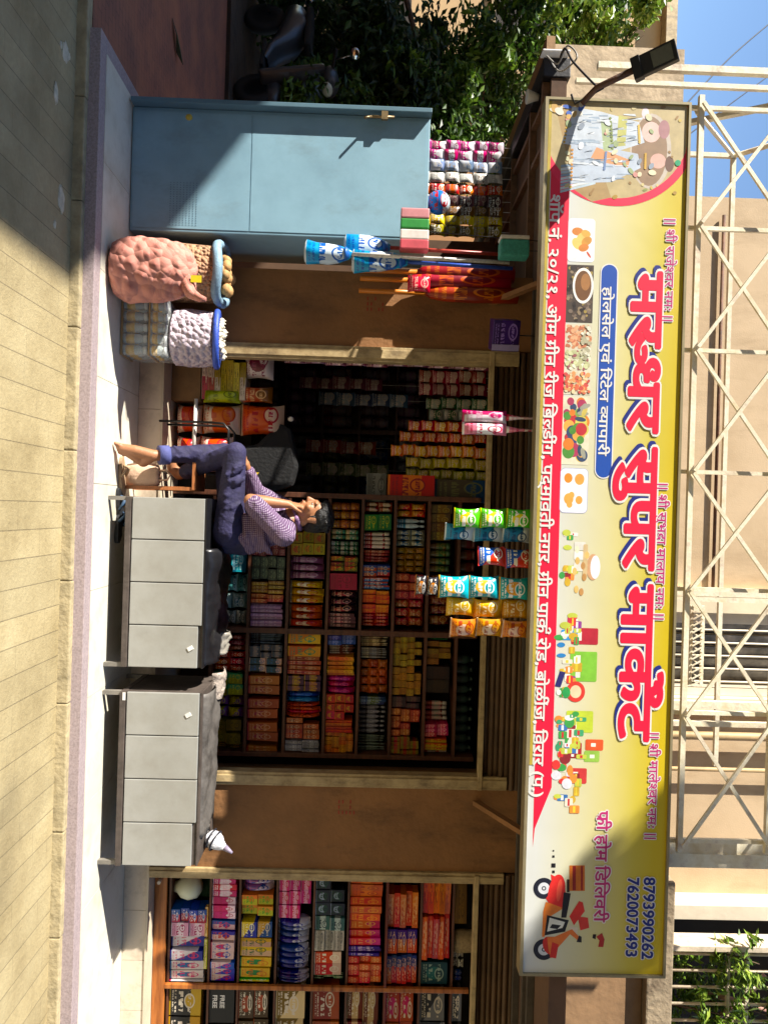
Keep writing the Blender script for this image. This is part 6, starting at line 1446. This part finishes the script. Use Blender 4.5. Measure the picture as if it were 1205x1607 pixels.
# eyes and brows
ey = mat('eye_white', '#9a8c80', .3, .02); ed = mat('eye_dark', '#15100e', .3)
for s in (-1, 1):
    e_ = MB().ball(H(.0785, s * .03, .004), (.010, .012, .0075), 12, 8).build('eye', ey, man, world=True); MB().ball(H(.0845, s * .031, .004), .0062, 10, 8).build('iris', ed, e_, world=True)
    limb_ = MB(); limb(limb_, [H(.092, s * .014, .028), H(.086, s * .034, .033), H(.07, s * .05, .026)], [.0045, .005, .003], 8); limb_.build('eyebrow', hairm, man)
mo = MB(); limb(mo, [H(.100, -.018, -.0545), H(.1035, 0, -.0535), H(.100, .018, -.0545)], [.0022, .0028, .0022], 8); mo.build('lips', mat('lip', '#7a4438', .5, .05), man)
# shirt
def checkmat():
    m = bpy.data.materials.new('purple_check'); g = NT(m); tc = g.n('ShaderNodeTexCoord'); sep = g.n('ShaderNodeSeparateXYZ'); g.l(tc.outputs['Object'], sep.inputs[0])
    def st(v, off): return g.math('LESS_THAN', g.math('FRACT', g.math('ADD', g.math('MULTIPLY', v, 88.), off)), .36)
    xx = g.math('ADD', sep.outputs[0], g.math('MULTIPLY', sep.outputs[1], .8))
    a = st(xx, 0.); b_ = st(sep.outputs[2], .3)
    f = g.math('MULTIPLY', g.math('ADD', a, b_), .5)
    col = g.ramp(f, [(.0, lin('#46284f')), (.5, lin('#705a78')), (1., lin('#ab9fb0'))])
    g.l(col, g.b.inputs['Base Color']); g.b.inputs['Roughness'].default_value = .8
    n = g.n('ShaderNodeTexNoise', Scale=9., Detail=4.); mp = g.n('ShaderNodeMapping'); mp.inputs['Scale'].default_value = (1.2, 1, 2.6); mp.inputs['Rotation'].default_value = (0, .6, 0); g.l(tc.outputs['Object'], mp.inputs[0]); g.l(mp.outputs[0], n.inputs['Vector'])
    bp = g.n('ShaderNodeBump', Strength=.9, Distance=.035); g.l(n.outputs[0], bp.inputs['Height']); g.l(bp.outputs[0], g.b.inputs['Normal'])
    return m
s = MB()
limb(s, [V((.155, 4.64, .80)), belly + V((.005, 0, 0)), chest, neck.lerp(chest, .42)], [.132, .128, .133, .092])
limb(s, [chest + V((0, 0, .055)), shN], [.10, .075]); limb(s, [chest + V((0, 0, .055)), shF], [.10, .075])
limb(s, [shN, elbN + (shN - elbN) * .12], [.072, .062]); limb(s, [shF, elbF, elbF.lerp(wrF, .78)], [.07, .058, .045])
for k in range(16):   # folds over the belly and back
    a = random.uniform(-1, 1); z_ = random.uniform(.82, 1.0); p0 = V((.04 + .02 * a, 4.515, z_)); limb(s, [p0, p0 + V((.12, -.005, .03 * a + .02)), p0 + V((.22, .06, .07 * a + .03))], [.012, .016, .01], 8)
limb(s, [elbN + (shN - elbN) * .16, elbN + (shN - elbN) * .26], [.066, .068])
link(remesh(s, .008, 3), 'shirt', checkmat(), man, O)
co = MB(); limb(co, [neck + V((-.05, -.035, -.015)), neck + V((.0, -.062, .012)), neck + V((.055, -.02, .025)), neck + V((.05, .04, .025))], [.013, .016, .016, .014], 9)
co.build('collar', mat('collar_lilac', '#8c6a92', .8, .1, 60), man)
# jeans
j = MB()
limb(j, [hipN, kneeN], [.093, .066]); limb(j, [kneeN, kneeN.lerp(ankN, .35), kneeN.lerp(ankN, .86)], [.064, .061, .05])
limb(j, [hipF, kneeF], [.093, .066]); limb(j, [kneeF, kneeF.lerp(ankF, .35), kneeF.lerp(ankF, .84)], [.062, .060, .051])
limb(j, [V((.15, 4.56, .80)), V((.15, 4.72, .80))], [.102, .102]); limb(j, [V((.16, 4.64, .80)), V((.17, 4.64, .87))], [.135, .13])
for q0, q1, r_ in ((hipN, kneeN, .081), (kneeF, ankF, .056), (kneeN, ankN, .056)):
    for k in range(13):
        t_ = random.uniform(.05, .85); c = q0.lerp(q1, t_); d_ = (q1 - q0).normalized(); o1 = V((0, -1, 0)); o2 = d_.cross(o1).normalized(); a = random.uniform(-1, 1)
        limb(j, [c + o1 * r_ * .93 + o2 * r_ * .4 * a, c + o1 * r_ * .75 + o2 * r_ * (.4 * a + .6) + d_ * .03], [.016, .009], 7)
jean = mat('indigo_jeans', '#28254a', .8, .2, 14, .3, c2='#1a1834', bscale=60)
jo = link(remesh(j, .0085, 3), 'jeans', jean, man, O)
cu = MB(); c0, c1q = kneeF.lerp(ankF, .78), kneeF.lerp(ankF, .92); cu.tube([c0, c1q], [.0585, .0595], 18); 
cu.build('cuff', mat('cuff_blue', '#4a4f86', .8, .15, 30, .2), man)
